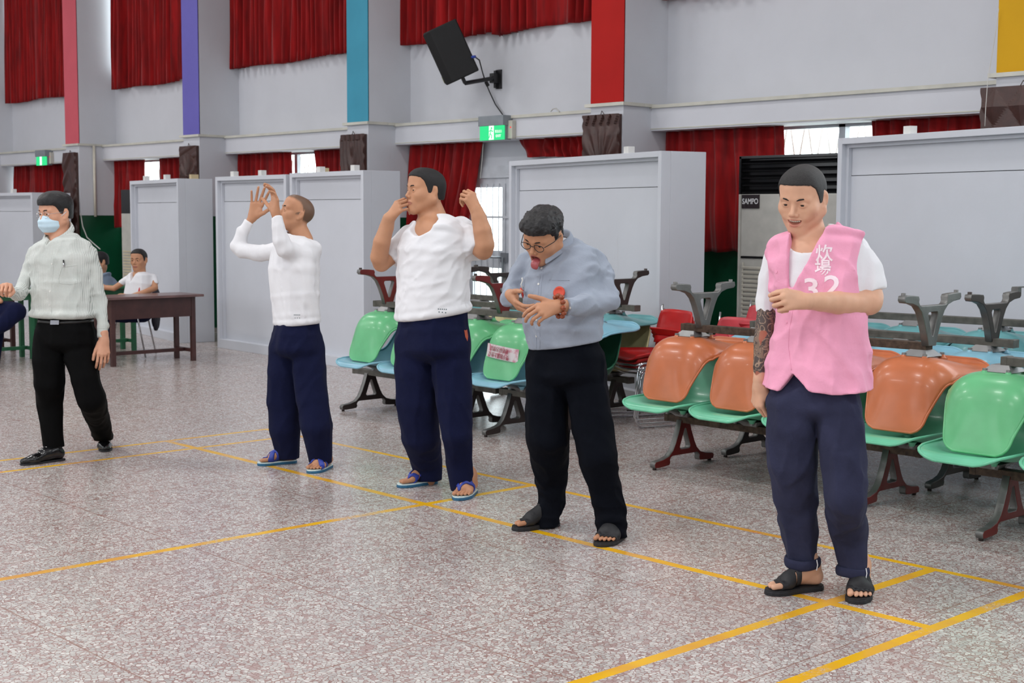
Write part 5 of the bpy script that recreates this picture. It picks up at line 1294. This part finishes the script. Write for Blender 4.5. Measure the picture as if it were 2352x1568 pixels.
b.add(Vv, [[i*24+j, i*24+(j+1) % 24, (i+1)*24+(j+1) % 24, (i+1)*24+j] for i in range(4) for j in range(24)]); b.build('badge_disc', plain('badge_red', (206, 66, 40), .4), r, True)
l, n = hit(tv, 1204, 642); n = n.normalized(); o0 = np.array(l)+np.array(n)*.012
r = thing('id_tag', 'white clip with red ribbon and clear card hanging on the grey shirt', 'tag', tuple(o0))
b = MB(); b.tube([(0, 0, .012), tuple(RH*.003), tuple(-RH*.004-ZU*.02), tuple(RH*.003-ZU*.038)], .0035, 6); b.build('clip', M_btn, r, True)
b = MB(); b.tube([tuple(-RH*.008-ZU*.036), tuple(RH*.004-ZU*.055), tuple(RH*.007-ZU*.085)], [.003, .008, .003], 8); b.build('ribbon', plain('ribbon_red', (200, 50, 36), .5), r, True)
b = MB(); cdir = (TC*.8+RH*.3); cdir /= np.linalg.norm(cdir); q0 = -ZU*.05; b.add([tuple(q0+cdir*x+RH*(.002*y)+ZU*z+RH*(-z)*.35) for x in (-.03, .03) for y in (0, 1) for z in (-.09, 0)], [[0, 1, 3, 2], [4, 6, 7, 5], [0, 4, 5, 1], [2, 3, 7, 6], [0, 2, 6, 4], [1, 5, 7, 3]]); b.build('card_holder', plain('card_clear', (150, 152, 164), .2), r)
# ---------------------------------------------------------------- heavy man in the white T-shirt
F = Fig('p3', 7.48, 48, 'heavy man in a white T-shirt and navy trousers with one hand at his mouth', (-5.67, 4.74), SK2)
tor = [(516, 970, 1048, .02), (530, 938, 1074, .02), (550, 922, 1084, 0), (580, 914, 1084, 0), (630, 912, 1078, 0), (680, 910, 1078, 0), (710, 908, 1079, 0), (728, 910, 1080, 0), (755, 920, 1076, 0)]
ts, tp = F.torso(tor, .82, 2.2)
slR, s1 = F.L([(1058, 526, -.0, 31), (1078, 542, -.05, 31), (1094, 566, -.10, 31), (1108, 588, -.13, 31)], .006); slL, s2 = F.L([(940, 540, .10, 28), (916, 566, .11, 28), (900, 590, .10, 28), (884, 614, .08, 28)], .006)
slR = cut_keep(slR, F.p(1101, 578, -.12), F.p(1112, 594, -.15)-F.p(1092, 564, -.09), .003); slL = cut_keep(slL, F.p(896, 596, .09), F.p(880, 612, .08)-F.p(910, 574, .11), .003)
wl = F.p(990, 728)
nk = F.p(975, 522, -.10); nh3 = cap(F.p(996, 514, .0), F.p(984, 462, 0), .086, .11)
shf = disp(U([ts, (slR, .02), (slL, .02)]), [(RHv(1, 0, .55), .04, .4, .005, 41), (RHv(1, 0, .2), .06, .5, .004, 42), (RHv(.3, 0, 1), .08, .4, .004, 43)])
def shirt(P):
    d = shf(P); q = (P-nk)@np.stack([F.r, F.f, ZU], 1); d = smax(d, -(np.sqrt((q[:, 0]/.080)**2+((q[:, 1]-.01)/.095)**2+((q[:, 2]-.020)/.072)**2)-1)*.072, .010)
    d = smax(d, -nh3(P), .012); pl = wl[2]+.16*((P-wl)@RH); b_ = np.clip((P[:, 2]-pl)/.05, 0, 1); return smax(d-.008*np.sin(PI*np.clip(b_, 0, 1)), pl-P[:, 2], .012)
V, Q = field_mesh(shirt, s1+s2+tp, .15, .0065, 2)
so = field_obj('tshirt', [(V, Q)], M_white, F.root, F.org); tv = bvh(so, F)
M_ink = plain('print_ink', (84, 100, 104), .8); print_on(F, tv, '▪▪▪▪▪', 9, 1016, 710, 'printed_mark', M_ink, rot=.05, sx=.9); print_on(F, tv, '▪ ▪ ▪', 9, 1016, 717, 'printed_mark', M_ink, rot=.1)
hA, tA = FLp(1002, 1109), FLp(900, 1121); hB, tB = FLp(1088, 1130), FLp(1033, 1160); zA, zB = fdz(F, hA, tA), fdz(F, hB, tB)
to = trousers(F, [(712, 918, 1074, 0), (760, 914, 1077, 0), (800, 912, 1078, 0)], .80,
         [(790, 906, 1000, .03), (850, 906, 1006, .04), (920, 908, 1010, .07), (1000, 922, 1015, .12), (1060, 944, 1017, zA), (1104, 956, 1016, zA)],
         [(790, 985, 1082, -.03), (850, 990, 1083, -.05), (920, 1000, 1084, -.07), (1000, 1012, 1085, -.08), (1060, 1022, 1087, zB), (1128, 1032, 1091, zB)],
         wl+ZU*.02, .16, [((0, 0, 1), .08, .6, .007, 51), (RHv(.6, 0, -1), .07, .4, .005, 53)], M_navy, .0085, 1020, (985, 1102, zA), (1062, 1126, zB)); tt2 = bvh(to, F)
l, n = hit(tt2, 1071, 769); b = MB(); n = n.normalized(); up_ = Vector((0, 0, 1)); sd = up_.cross(n).normalized(); up_ = n.cross(sd)
b.add([tuple(Vector(l)-Vector(F.org)+n*q+sd*x+up_*y) for q in (0, .002) for x, y in ((-.016, .028), (0, .024), (.016, .028), (.015, -.01), (0, -.034), (-.015, -.01))], [[5, 4, 3, 2, 1, 0], [6, 7, 8, 9, 10, 11]]+[[i, (i+1) % 6, 6+(i+1) % 6, 6+i] for i in range(6)]); b.build('pocket_patch', plain('patch_orange', (170, 76, 48), .7), F.root)
aR, _ = F.L([(1086, 556, -.07, 23), (1110, 574, -.13, 22), (1113, 562, -.15, 22), (1108, 530, -.16, 20.5), (1100, 500, -.16, 17), (1095, 485, -.16, 15)], .006)
V, Q = field_mesh(aR, _, .08, .005); F.sk.append((V, Q, None))
add_hand(F, F.p(1096, 488, -.16), F.p(1066, 424, -.17), RHv(.55, .75, .2), dict(index=(50, 70, 40), middle=(55, 75, 45), ring=(58, 78, 45), little=(60, 78, 45)), (22, 20, 25, 20), -1, .5, 1.06, aR)
aL, _ = F.L([(908, 580, .11, 20), (876, 604, .07, 20), (871, 590, .04, 20.5), (877, 556, .0, 19.5), (888, 522, -.01, 16.5), (893, 502, -.03, 14.5)], .006)
V, Q = field_mesh(aL, _, .08, .005); F.sk.append((V, Q, None))
add_hand(F, F.p(893, 503, -.03), F.p(926, 460, -.06), RHv(-.55, .75, .35), dict(index=(42, 48, 25), middle=(45, 50, 28), ring=(48, 52, 28), little=(50, 52, 28)), (20, 25, 25, 15), 1, .5, 1.03, aL)
chest = ell(F.p(992, 540, .0), (.135, .105, .11), np.stack([F.r, F.f, ZU], 1))
make_head(F, 977, 440, 0, 60, -4, 0, F.p(1000, 520, .02), 1.06, 'closed', hair=(.003, .006, (22, 20, 22), .0015, None), lips=(150, 92, 78), extra=chest, fat=.012, nr=(.066, .082))
add_foot(F, hA, tA, 1, 'thong', M_rubt, M_rubb, M_rubw, leg=foot_leg(F, hA, tA, (986, 1100, zA)), scale=.96); add_foot(F, hB, tB, -1, 'thong', M_rubt, M_rubb, M_rubw, leg=foot_leg(F, hB, tB, (1064, 1122, zB)), scale=.96)
finish_skin(F)
# ---------------------------------------------------------------- thin man with both arms raised
F = Fig('p2', 8.23, 62, 'thin shaven-headed man in a white long-sleeved undershirt raising both hands', (-6.82, 4.60), SK2)
tor = [(548, 664, 722, 0), (560, 636, 732, 0), (580, 622, 735, 0), (620, 614, 734, 0), (680, 620, 735, 0), (725, 626, 737, 0), (760, 630, 736, 0)]
ts, tp = F.torso(tor, .74, 2.2)
slR, s1 = F.L([(716, 572, -.03, 23), (685, 580, -.12, 22), (655, 572, -.20, 21), (645, 552, -.22, 19), (638, 520, -.23, 16), (634, 492, -.23, 13.5)], .006)
slL, s2 = F.L([(640, 575, .12, 22), (600, 582, .20, 20), (560, 576, .26, 20), (546, 565, .28, 20), (556, 535, .27, 16), (573, 508, .26, 13.5), (580, 498, .26, 13)], .006)
slR = cut_keep(slR, F.p(635, 496, -.23), F.p(634, 490, -.23)-F.p(640, 530, -.23), .003); slL = cut_keep(slL, F.p(573, 506, .26), F.p(582, 494, .26)-F.p(560, 530, .27), .003)
wl = F.p(682, 745)
shf = disp(U([ts, (slR, .02), (slL, .02)]), [((0, 0, 1), .04, .6, .005, 61), (RHv(-.5, 0, 1), .05, .4, .004, 62)])
nk = F.p(690, 545, .0)
def shirt(P):
    d = shf(P); d = smax(d, -(np.linalg.norm(P-(nk+F.f*.012+ZU*.035), axis=1)-.068), .004); pl = wl[2]+.08*((P-wl)@RH); b_ = np.clip((P[:, 2]-pl)/.04, 0, 1)
    return smax(d-.006*np.sin(PI*b_), pl-P[:, 2], .008)
V, Q = field_mesh(shirt, s1+s2+tp, .13, .0075); so = field_obj('undershirt', [(V, Q)], M_white, F.root, F.org); tv = bvh(so, F)
print_on(F, tv, '▪▪▪▪▪', 8, 682, 723, 'printed_mark', M_ink, rot=0, sx=.7); print_on(F, tv, '▪ ▪ ▪', 6, 683, 730, 'printed_mark', M_ink)
hA, tA = FLp(680, 1062), FLp(592, 1069); hB, tB = FLp(758, 1072), FLp(698, 1093); zA, zB = fdz(F, hA, tA), fdz(F, hB, tB)
trousers(F, [(728, 632, 732, 0), (770, 624, 737, 0), (800, 620, 740, 0)], .8,
         [(800, 614, 690, .02), (850, 612, 692, .04), (920, 612, 692, .08), (980, 618, 690, .10), (1050, 636, 690, zA)],
         [(800, 665, 745, -.02), (850, 670, 749, -.04), (920, 679, 757, -.06), (980, 688, 763, -.08), (1063, 708, 764, zB)],
         wl+ZU*.02, .08, [((0, 0, 1), .07, .6, .006, 71), (RHv(-.6, 0, -1), .07, .4, .005, 73)], M_navy, .0085, 697, (664, 1052, zA), (736, 1062, zB))
ar, _ = F.L([(635, 500, -.23, 9.5), (633, 488, -.23, 9.5)], .01)
add_hand(F, F.p(633, 490, -.23), F.p(632, 440, -.24), RHv(.8, -.6, 0), dict(index=(16, 30, 20), middle=(20, 32, 20), ring=(22, 34, 20), little=(24, 36, 20)), (54, 8, 5, 5), -1, .8, 1.0, ar)
al, _ = F.L([(572, 510, .26, 9.5), (579, 500, .26, 9.5)], .01)
add_hand(F, F.p(580, 500, .26), F.p(598, 445, .24), RHv(-.1, -1, .15), dict(index=(10, 16, 10), middle=(6, 12, 8), ring=(4, 10, 6), little=(6, 12, 8)), (44, 22, 10, 12), 1, 2.2, 1.03, al)
chest = ell(F.p(690, 575, 0), (.09, .07, .08), np.stack([F.r, F.f, ZU], 1))
make_head(F, 680, 492, 0, 68, -20, 0, F.p(696, 552, .0), .97, 'closed', hair=None, lips=(150, 92, 78), extra=chest, scalp=((62, 54, 48), .78, .050), nr=(.054, .060))
add_foot(F, hA, tA, 1, 'cross', M_rubt, M_rubb, M_rubw, leg=foot_leg(F, hA, tA, (664, 1050, zA)), scale=.93); add_foot(F, hB, tB, -1, 'cross', M_rubt, M_rubb, M_rubw, leg=foot_leg(F, hB, tB, (737, 1058, zB)), scale=.93)
finish_skin(F)
# ---------------------------------------------------------------- man with mask and glasses (left)
def m_check():
    t = NT('checked_shirt_cloth'); o = t.obj(); sv = t.n('VectorMath', {'operation': 'DOT_PRODUCT'}, i0=o, i1=tuple(RH)).outputs['Value']; sz = t.n('SeparateXYZ', Vector=o).outputs[2]
    def st(v, k): return t.m('LESS_THAN', t.m('FRACT', t.m('MULTIPLY', v, k)), .34)
    nz = t.noise(o, 7, 4); c = t.ramp(nz, [(.3, lin((206, 210, 206))), (.7, lin((222, 224, 220)))])
    c = t.mix(t.m('MULTIPLY', st(sv, 125.), .42), c, lin((96, 112, 108))); c = t.mix(t.m('MULTIPLY', st(sz, 125.), .22), c, lin((96, 112, 108)))
    t.bump(t.noise(o, 30, 4), .3, .01); return t.base(c, .85, .25)
M_chk = m_check()
F = Fig('p1', 8.39, 24, 'man in a checked shirt, glasses and face mask standing at the left', (-7.86, 3.72), SK1)
tor = [(538, 118, 165, .02), (552, 92, 190, .01), (568, 68, 215, 0), (600, 62, 224, 0), (650, 70, 224, 0), (700, 70, 222, 0), (722, 70, 222, 0), (750, 78, 220, 0)]
ts, tp = F.torso(tor, .66, 2.3)
slR, s1 = F.L([(204, 583, -.02, 22), (215, 620, -.03, 20), (224, 660, -.02, 18), (231, 700, -.02, 16.5), (236, 750, -.05, 14.5), (238, 785, -.06, 14)], .006)
slL, s2 = F.L([(80, 584, .05, 20), (64, 625, .06, 18), (52, 660, .02, 18), (44, 674, -.05, 18), (34, 674, -.14, 15.5), (22, 668, -.24, 14.5), (16, 664, -.30, 14)], .006)
slR = cut_keep(slR, F.p(238, 777, -.06), (0, 0, -1), .003); slL = cut_keep(slL, F.p(22, 669, -.24), F.p(16, 664, -.30)-F.p(34, 674, -.14), .003)
wl = F.p(148, 730)
FO1 = [(RHv(.5, 0, 1), .06, .35, .006, 81), (RHv(-.6, 0, 1), .07, .35, .005, 82), (RHv(1, 0, .1), .05, .3, .004, 83)]
slv = U([slR, slL], 0); shf = disp(ts, FO1); slf = disp(slv, FO1)
nk = F.p(135, 545, -.02)
def shirt(P):
    d = shf(P); q = (P-nk)@np.stack([F.r, F.f, ZU], 1); d = smax(d, -(np.linalg.norm(q-np.array((0, .01, .04)), axis=1)-.072), .004)
    t_ = np.clip((q[:, 2]+.05)/.08, 0, 1); d = smax(d, -np.maximum(np.abs(q[:, 0])-.05*t_, np.maximum(-.05-q[:, 2], -q[:, 1])), .003)
    pl = wl[2]; b_ = np.clip((P[:, 2]-pl)/.05, 0, 1); d = smax(d-.012*np.sin(PI*b_), pl-P[:, 2], .012); return smin(d, slf(P), .015)
V, Q = field_mesh(shirt, s1+s2+tp, .14, .0075); so = field_obj('shirt', [(V, Q)], M_chk, F.root, F.org); tv = bvh(so, F)
for x, y in ((119, 606), (115, 669), (114, 700)): disc_on(F, tv, x, y, .0055, .002, 'button', M_btn)
line_on(F, tv, [(124, 578), (122, 620), (118, 670), (118, 728)], .0014, 'placket_seam', M_chk, 0)
line_on(F, tv, [(143, 613), (178, 609), (178, 650), (160, 653), (136, 650), (134, 640), (143, 613)], .0016, 'chest_pocket', M_chk, .0003)
line_on(F, tv, [(224, 754), (252, 754)], .002, 'cuff_seam', M_chk, 0)
collar(F, ringpts(F.p(134, 541, -.0), .074, ZU, F.f, F.r, .75, 20), .038, .020, M_chk, .035)
l, n = hit(tv, 147, 606); r = thing('pen', 'black and silver pen clipped in the chest pocket of the checked shirt', 'pen', tuple(l)); n = np.array(n)
b = MB(); b.tube([tuple(n*.006-ZU*.01+RH*.002), tuple(n*.006+ZU*.024-RH*.002)], .0045, 8); b.build('pen_barrel', M_black, r, True); b = MB(); b.tube([tuple(n*.011-ZU*.018+RH*.003), tuple(n*.011+ZU*.008)], .0035, 8); b.build('pen_clip', M_chrome, r, True)
hA, tA = FLp(148, 1056), FLp(68, 1066); hB, tB = FLp(240, 1022), FLp(247, 1060); zA, zB = (hA+(tA-hA)*.2-CAMP)@FWD-F.D, (hB+(tB-hB)*.2-CAMP)@FWD-F.D
to = trousers(F, [(718, 84, 216, 0), (760, 80, 219, 0), (785, 79, 220, 0)], .68,
         [(780, 76, 150, .0), (830, 74, 150, .0), (880, 77, 148, .0), (930, 86, 145, zA), (1028, 101, 147, zA)],
         [(780, 146, 222, .0), (820, 150, 224, -.02), (870, 163, 228, -.05), (915, 178, 244, -.04), (960, 197, 252, zB*.6), (1010, 213, 262, zB)],
         wl+ZU*.02, 0., [((0, 0, 1), .07, .6, .005, 91), (RHv(.6, 0, -1), .06, .4, .005, 93)], M_blk, .0085, 165, (124, 1026, zA), (238, 1008, zB)); tt1 = bvh(to, F)
ar, _ = F.L([(238, 765, -.06, 11.5), (239, 782, -.06, 11)], .01)
add_hand(F, F.p(239, 780, -.06), F.p(237, 830, -.09), RHv(.45, .9, .1), dict(index=(16, 28, 18), middle=(20, 30, 18), ring=(24, 32, 20), little=(26, 34, 20)), (22, 10, 10, 10), -1, .4, 1.0, ar)
al, _ = F.L([(26, 670, -.20, 12), (18, 665, -.28, 11)], .01)
add_hand(F, F.p(19, 666, -.27), F.p(8, 650, -.40), RHv(.1, .55, .85), (62, 80, 45), (20, 25, 25, 20), 1, .5, 1.05, al)
chest = ell(F.p(138, 585, 0), (.10, .075, .09), np.stack([F.r, F.f, ZU], 1))
c1, R1, l1 = make_head(F, 128, 490, 0, 36, 4, 0, F.p(137, 560, .0), 1.04, 'closed', hair=(.004, .016, (20, 19, 21), .003, lambda q: np.interp(q[:, 1], HL_Y, [-.036, -.034, -.026, .026, .028, -.004, .0, .018, .040, .050, .052])), lips=(160, 96, 84), extra=chest, fat=.004)
hf = head_field(1.04)
def maskf(P):
    q = (P-c1)@R1; d = ell((0, .040*1.04, -.056), (.069, .074, .064))(q); d = smin(d, cap((0, .085, -.012), (0, .100, -.04), .008, .013)(q), .012); d = d+.0012*np.sin(q[:, 2]*190)
    return smax(np.abs(d)-.0024, np.maximum(np.maximum(q[:, 2]+.006+1.6*q[:, 0]**2*3, -.112-q[:, 2]), np.maximum(.028-q[:, 1]+0*q[:, 2], np.abs(q[:, 0])-.072)), .003)
V, Q = polygonize(maskf, c1-.15, c1+.15, .0022, .012); M_mask = plain('mask_blue', (196, 220, 234), .8, .2, var=.02); field_obj('face_mask', [(relax(V, Q, 2, .4), Q)], M_mask, F.root, F.org)
b = MB()
for q_ in (-1, 1):
    b.tube([tuple(l1((q_*.058, .036, -.030))-F.org), tuple(l1((q_*.078, .004, -.004))-F.org), tuple(l1((q_*.084, -.012, .010))-F.org)], .0015, 6); b.tube([tuple(l1((q_*.056, .036, -.085))-F.org), tuple(l1((q_*.074, .010, -.045))-F.org), tuple(l1((q_*.082, -.010, -.026))-F.org)], .0015, 6)
b.build('mask_strap', M_mask, F.root, True)
g = empty('glasses'); g.parent = F.root
b = MB()
for q_ in (-1, 1):
    b.tube([tuple(l1((q_*.033+.024*math.cos(t_), .0965-.006*abs(math.cos(t_)), -.004+.019*math.sin(t_)))-F.org) for t_ in np.linspace(0, 2*PI, 21)[:-1]], .0012, 6, closed=True)
    b.tube([tuple(l1((q_*.057, .088, .002))-F.org), tuple(l1((q_*.074, .04, .006))-F.org), tuple(l1((q_*.081, -.012, .012))-F.org)], .0012, 6)
b.tube([tuple(l1((-.009, .098, .002))-F.org), tuple(l1((0, .101, .005))-F.org), tuple(l1((.009, .098, .002))-F.org)], .0012, 6); b.build('glasses_frame', M_chrome, g, True)
line_on(F, tt1, [(82, 737), (127, 741), (180, 739), (218, 735)], .011, 'belt', plain('belt_leather', (14, 14, 15), .35), -.006, 10)
l, n = hit(tt1, 127, 741); n = n.normalized(); sd = Vector((0, 0, 1)).cross(n).normalized(); u2 = n.cross(sd); b = MB()
b.add([tuple(Vector(l)-Vector(F.org)+n*q+sd*x+u2*y) for q in (.006, .012) for x, y in ((-.026, -.013), (.026, -.013), (.026, .013), (-.026, .013))], [[3, 2, 1, 0], [4, 5, 6, 7]]+[[i, (i+1) % 4, 4+(i+1) % 4, 4+i] for i in range(4)])
b.build('belt_buckle', M_chrome, F.root)
# leather shoes
M_shoe = plain('black_leather', (16, 16, 18), .18, .6, bump=.1); M_sock = m_cloth('black_sock', (20, 20, 22))
def shoe(F, heel, toe, side, ank):
    R = foot_axes(heel, toe, side); h0 = np.array([heel[0], heel[1], 0.])
    e = U([(cap((.035, 0, .045), (.10, 0, .050), .036, .036), 0), (cap((.10, .002, .048), (.20, .012, .030), .034, .030), .02), (cap((.20, .018, .026), (.262, .004, .022), .032, .020), .02), (cap((.18, -.02, .024), (.24, -.012, .020), .024, .018), .02), (cap((.055, 0, .075), (.13, .004, .062), .034, .030), .02)])
    def f(P): q = (P-h0)@R; d = e(q); d = smax(d, .012-q[:, 2], .004); return smax(d, q[:, 2]-(.092+.12*(q[:, 0]-.05)*(q[:, 0] < .12)), .004)
    c = h0+R[:, 0]*.13; V, Q = polygonize(f, np.array([c[0]-.19, c[1]-.19, -.01]), np.array([c[0]+.19, c[1]+.19, .14]), .004, .015); r = empty('leather_shoe'); r.parent = F.root
    field_obj('upper', [(relax(V, Q, 1, .4), Q)], M_shoe, r, F.org)
    b = MB(); b.prism([(x*1.09-.004, y*.86) for x, y in SOLE], 0, .012, 'xy'); b.v[0] = h0+b.v[0]@R.T-F.org; b.build('sole', M_rub, r, bevel=.002)
    b = MB()
    for k in range(3): x = .125+.018*k; z = .098-.009*k; b.tube([(x, -.014, z-.006), (x, 0, z), (x, .014, z-.006)], .0022, 6)
    for k in range(len(b.v)): b.v[k] = h0+b.v[k]@R.T-F.org
    b.build('laces', M_sock, r, True)
    b = MB(); b.tube([tuple(h0+R@np.array((.05, 0, .06))-F.org), tuple(h0+R@np.array((.05, 0, .11))-F.org), tuple(np.array(ank)-F.org)], [.036, .034, .04], 14); b.build('sock', M_sock, r, True)
shoe(F, hA, tA, 1, F.p(125, 1015, zA)); shoe(F, hB, tB, -1, F.p(238, 995, zB))
finish_skin(F)
# ---------------------------------------------------------------- seated people in the background
M_tee2 = M_white; M_gsh = m_cloth('grey_blue_cloth_far', (116, 130, 150), .85, .2)
def seated(D, ang, label, root, skin, tor, armR, armL, hemR, hemL, legs, head, shirt_mat, leg_mat, shirt_name, seed, handR=None, handL=None, neckv=False, hh=.011):
    F = Fig('p', D, ang, label, root, skin)
    ts, tp = F.torso(tor, .7, 2.2); aR, _r = F.L(armR[0]); aL, _l = F.L(armL[0]); kR, _ = F.L(armR[1]); kL, _ = F.L(armL[1])
    sR = cut_keep(aR, *hemR(F)) if hemR else aR; sL = cut_keep(aL, *hemL(F)) if hemL else aL
    nk = F.p(*head['neck']); f0 = disp(U([ts, (sR, .02), (sL, .02)]), [((0, 0, 1), .06, .3, .005, seed)])
    def f(P):
        q = (P-nk)@np.stack([F.r, F.f, ZU], 1); d = smax(f0(P), -(np.linalg.norm(q-np.array((0, .015, .05)), axis=1)-.070), .004)
        if neckv: d = smax(d, -np.maximum(np.abs(q[:, 0])-.045*np.clip((q[:, 2]+.09)/.1, 0, 1), np.maximum(-.09-q[:, 2], -q[:, 1])), .003)
        return d
    V, Q = field_mesh(f, tp+_r+_l, .14, hh); field_obj(shirt_name, [(V, Q)], shirt_mat, F.root, F.org)
    for k, pts in ((kR, armR[1]), (kL, armL[1])):
        if pts: V, Q = field_mesh(k, [F.p(*p_[:3]) for p_ in pts], .07, .008); F.sk.append((V, Q, None))
    for h_ in (handR, handL):
        if h_: add_hand(F, F.p(*h_[0]), F.p(*h_[1]), h_[2], CURL['relaxed'], (35, 10, 10, 10), h_[3], .8, 1., None, .005)
    lf = U([F.L(l_)[0] for l_ in legs], .006); pts = [F.p(*p_[:3]) for l_ in legs for p_ in l_]
    V, Q = field_mesh(disp(lf, [((0, 0, 1), .08, .4, .006, seed+1)]), pts, .14, hh); field_obj('trousers', [(V, Q)], leg_mat, F.root, F.org)
    for l_ in legs:                                    # shoes at the ends of the legs
        a = F.p(*l_[-1][:3]); fz = a.copy(); b = MB(); e = chain([(np.array((a[0], a[1], .05)), .045), (np.array((a[0], a[1], .035))+F.f*.15, .035)]); V, Q = polygonize(lambda P: smax(e(P), .002-P[:, 2], .003), np.array((a[0]-.24, a[1]-.24, -.02)), np.array((a[0]+.24, a[1]+.24, .14)), .009, .03); field_obj('shoe', [(V, Q)], M_rub, F.root, F.org)
    make_head(F, *head['pos'], *head['rot'], nk, head.get('s', 1.), 'closed', hair=head['hair'], extra=ell(nk-ZU*.03, (.09, .07, .06)), h=.0055)
    finish_skin(F); return F
seated(14.5, 35, 'person in a white V-neck T-shirt seated behind the small brown desk', (-13.5, 6.9), SK2,
       [(626, 308, 334, 0), (634, 292, 352, 0), (650, 288, 354, 0), (680, 283, 348, 0), (715, 286, 346, 0)],
       ([(352, 638, -.02, 9.5), (356, 648, -.04, 9), (357, 660, -.06, 9)], [(354, 646, -.04, 7.5), (356, 661, -.07, 7), (330, 672, -.16, 6.5), (298, 681, -.22, 5)]),
       ([(296, 640, .06, 9), (284, 646, .08, 8.5), (270, 656, .10, 8)], [(286, 646, .08, 7), (262, 662, .10, 6.5), (240, 660, .12, 6), (228, 652, .12, 5)]),
       lambda F: (F.p(357, 654, -.05), F.p(357, 664, -.06)-F.p(355, 640, -.03), .003), lambda F: (F.p(275, 652, .09), F.p(262, 660, .1)-F.p(290, 643, .07), .003),
       [[(330, 722, 0, 19), (290, 724, -.10, 17), (245, 726, -.18, 14), (244, 770, -.18, 12), (243, 812, -.18, 9)], [(322, 722, .12, 19), (285, 724, .1, 17), (240, 724, .05, 14), (236, 770, .05, 12), (236, 806, .05, 9)]],
       dict(pos=(319, 597, 0), rot=(14, 2, 0), neck=(321, 629, .01), hair=(.0035, .0045, (30, 28, 28), .001, None)), M_white, M_navy, 'tshirt', 101, ((298, 681, -.22), (272, 688, -.24), TC+ZU*.5, -1), ((230, 653, .12), (216, 640, .12), TC, -1), True)
seated(15.7, 40, 'person in a grey-blue shirt seated behind the masked man, half hidden', (-14.75, 7.1), SK2,
       [(634, 212, 236, 0), (642, 196, 262, 0), (660, 190, 268, 0), (700, 196, 262, 0), (735, 198, 262, 0)],
       ([(258, 648, -.02, 10), (266, 660, -.04, 9.5), (258, 676, -.12, 8.5), (236, 682, -.2, 7)], []),
       ([(202, 650, .05, 10), (194, 668, .05, 9), (205, 684, -.05, 8), (222, 686, -.15, 7)], []), None, None,
       [[(240, 736, 0, 18), (205, 738, -.08, 15), (180, 740, -.16, 13), (178, 775, -.16, 11), (178, 806, -.16, 8)], [(222, 736, .12, 18), (190, 738, .1, 15), (168, 738, .05, 13), (166, 775, .05, 11), (166, 798, .05, 8)]],
       dict(pos=(229, 602, 0), rot=(48, 6, 0), neck=(226, 634, .01), hair=(.004, .009, (24, 22, 24), .002, None)), M_gsh, M_dnavy, 'shirt', 111)
seated(13.6, 60, 'person in navy trousers seated at the left edge, mostly outside the picture', (-13.4, 5.0), SK2,
       [(600, -60, -38, 0), (612, -78, -18, 0), (640, -80, -16, 0), (690, -76, -14, 0), (715, -76, -14, 0)],
       ([(-22, 620, -.05, 11), (-16, 650, -.06, 10), (-14, 675, -.1, 9)], [(-16, 665, -.08, 8), (-14, 682, -.12, 8), (-2, 690, -.2, 7), (2, 692, -.22, 5)]),
       ([(-72, 620, .05, 11), (-76, 650, .06, 10), (-76, 676, .1, 9)], [(-76, 672, .08, 8), (-74, 690, 0, 8), (-50, 698, -.1, 7)]), None, None,
       [[(-40, 722, 0, 24), (0, 716, -.08, 26), (36, 716, -.16, 23), (10, 742, -.22, 18), (-40, 775, -.20, 12)], [(-50, 722, .12, 24), (-20, 722, .10, 22), (-4, 724, .05, 18), (-8, 780, .05, 14), (-10, 835, .05, 10)]],
       dict(pos=(-52, 566, 0), rot=(60, 0, 0), neck=(-50, 606, .01), hair=(.004, .009, (24, 22, 24), .002, None)), M_white, M_navy, 'tshirt', 121)
# jacket over the chair back
c = at(353, 679, 14.75); Vj, Qj = field_mesh(disp(U([ell(c+ZU*-.03, (.05, .21, .13), np.stack([RH, TC, ZU], 1)), (ell(c-ZU*.22+RH*.02, (.03, .15, .16), np.stack([RH, TC, ZU], 1)), .05)]), [((0, 0, 1), .05, .3, .008, 131)]), [c], .40, .011)
jo = mesh_obj('jacket', Vj-c, Qj, m_cloth('dark_jacket', (40, 38, 48)), None, True); jo.location = tuple(c); tag(jo, 'dark jacket hung over the chair back beside the small brown desk', 'jacket')
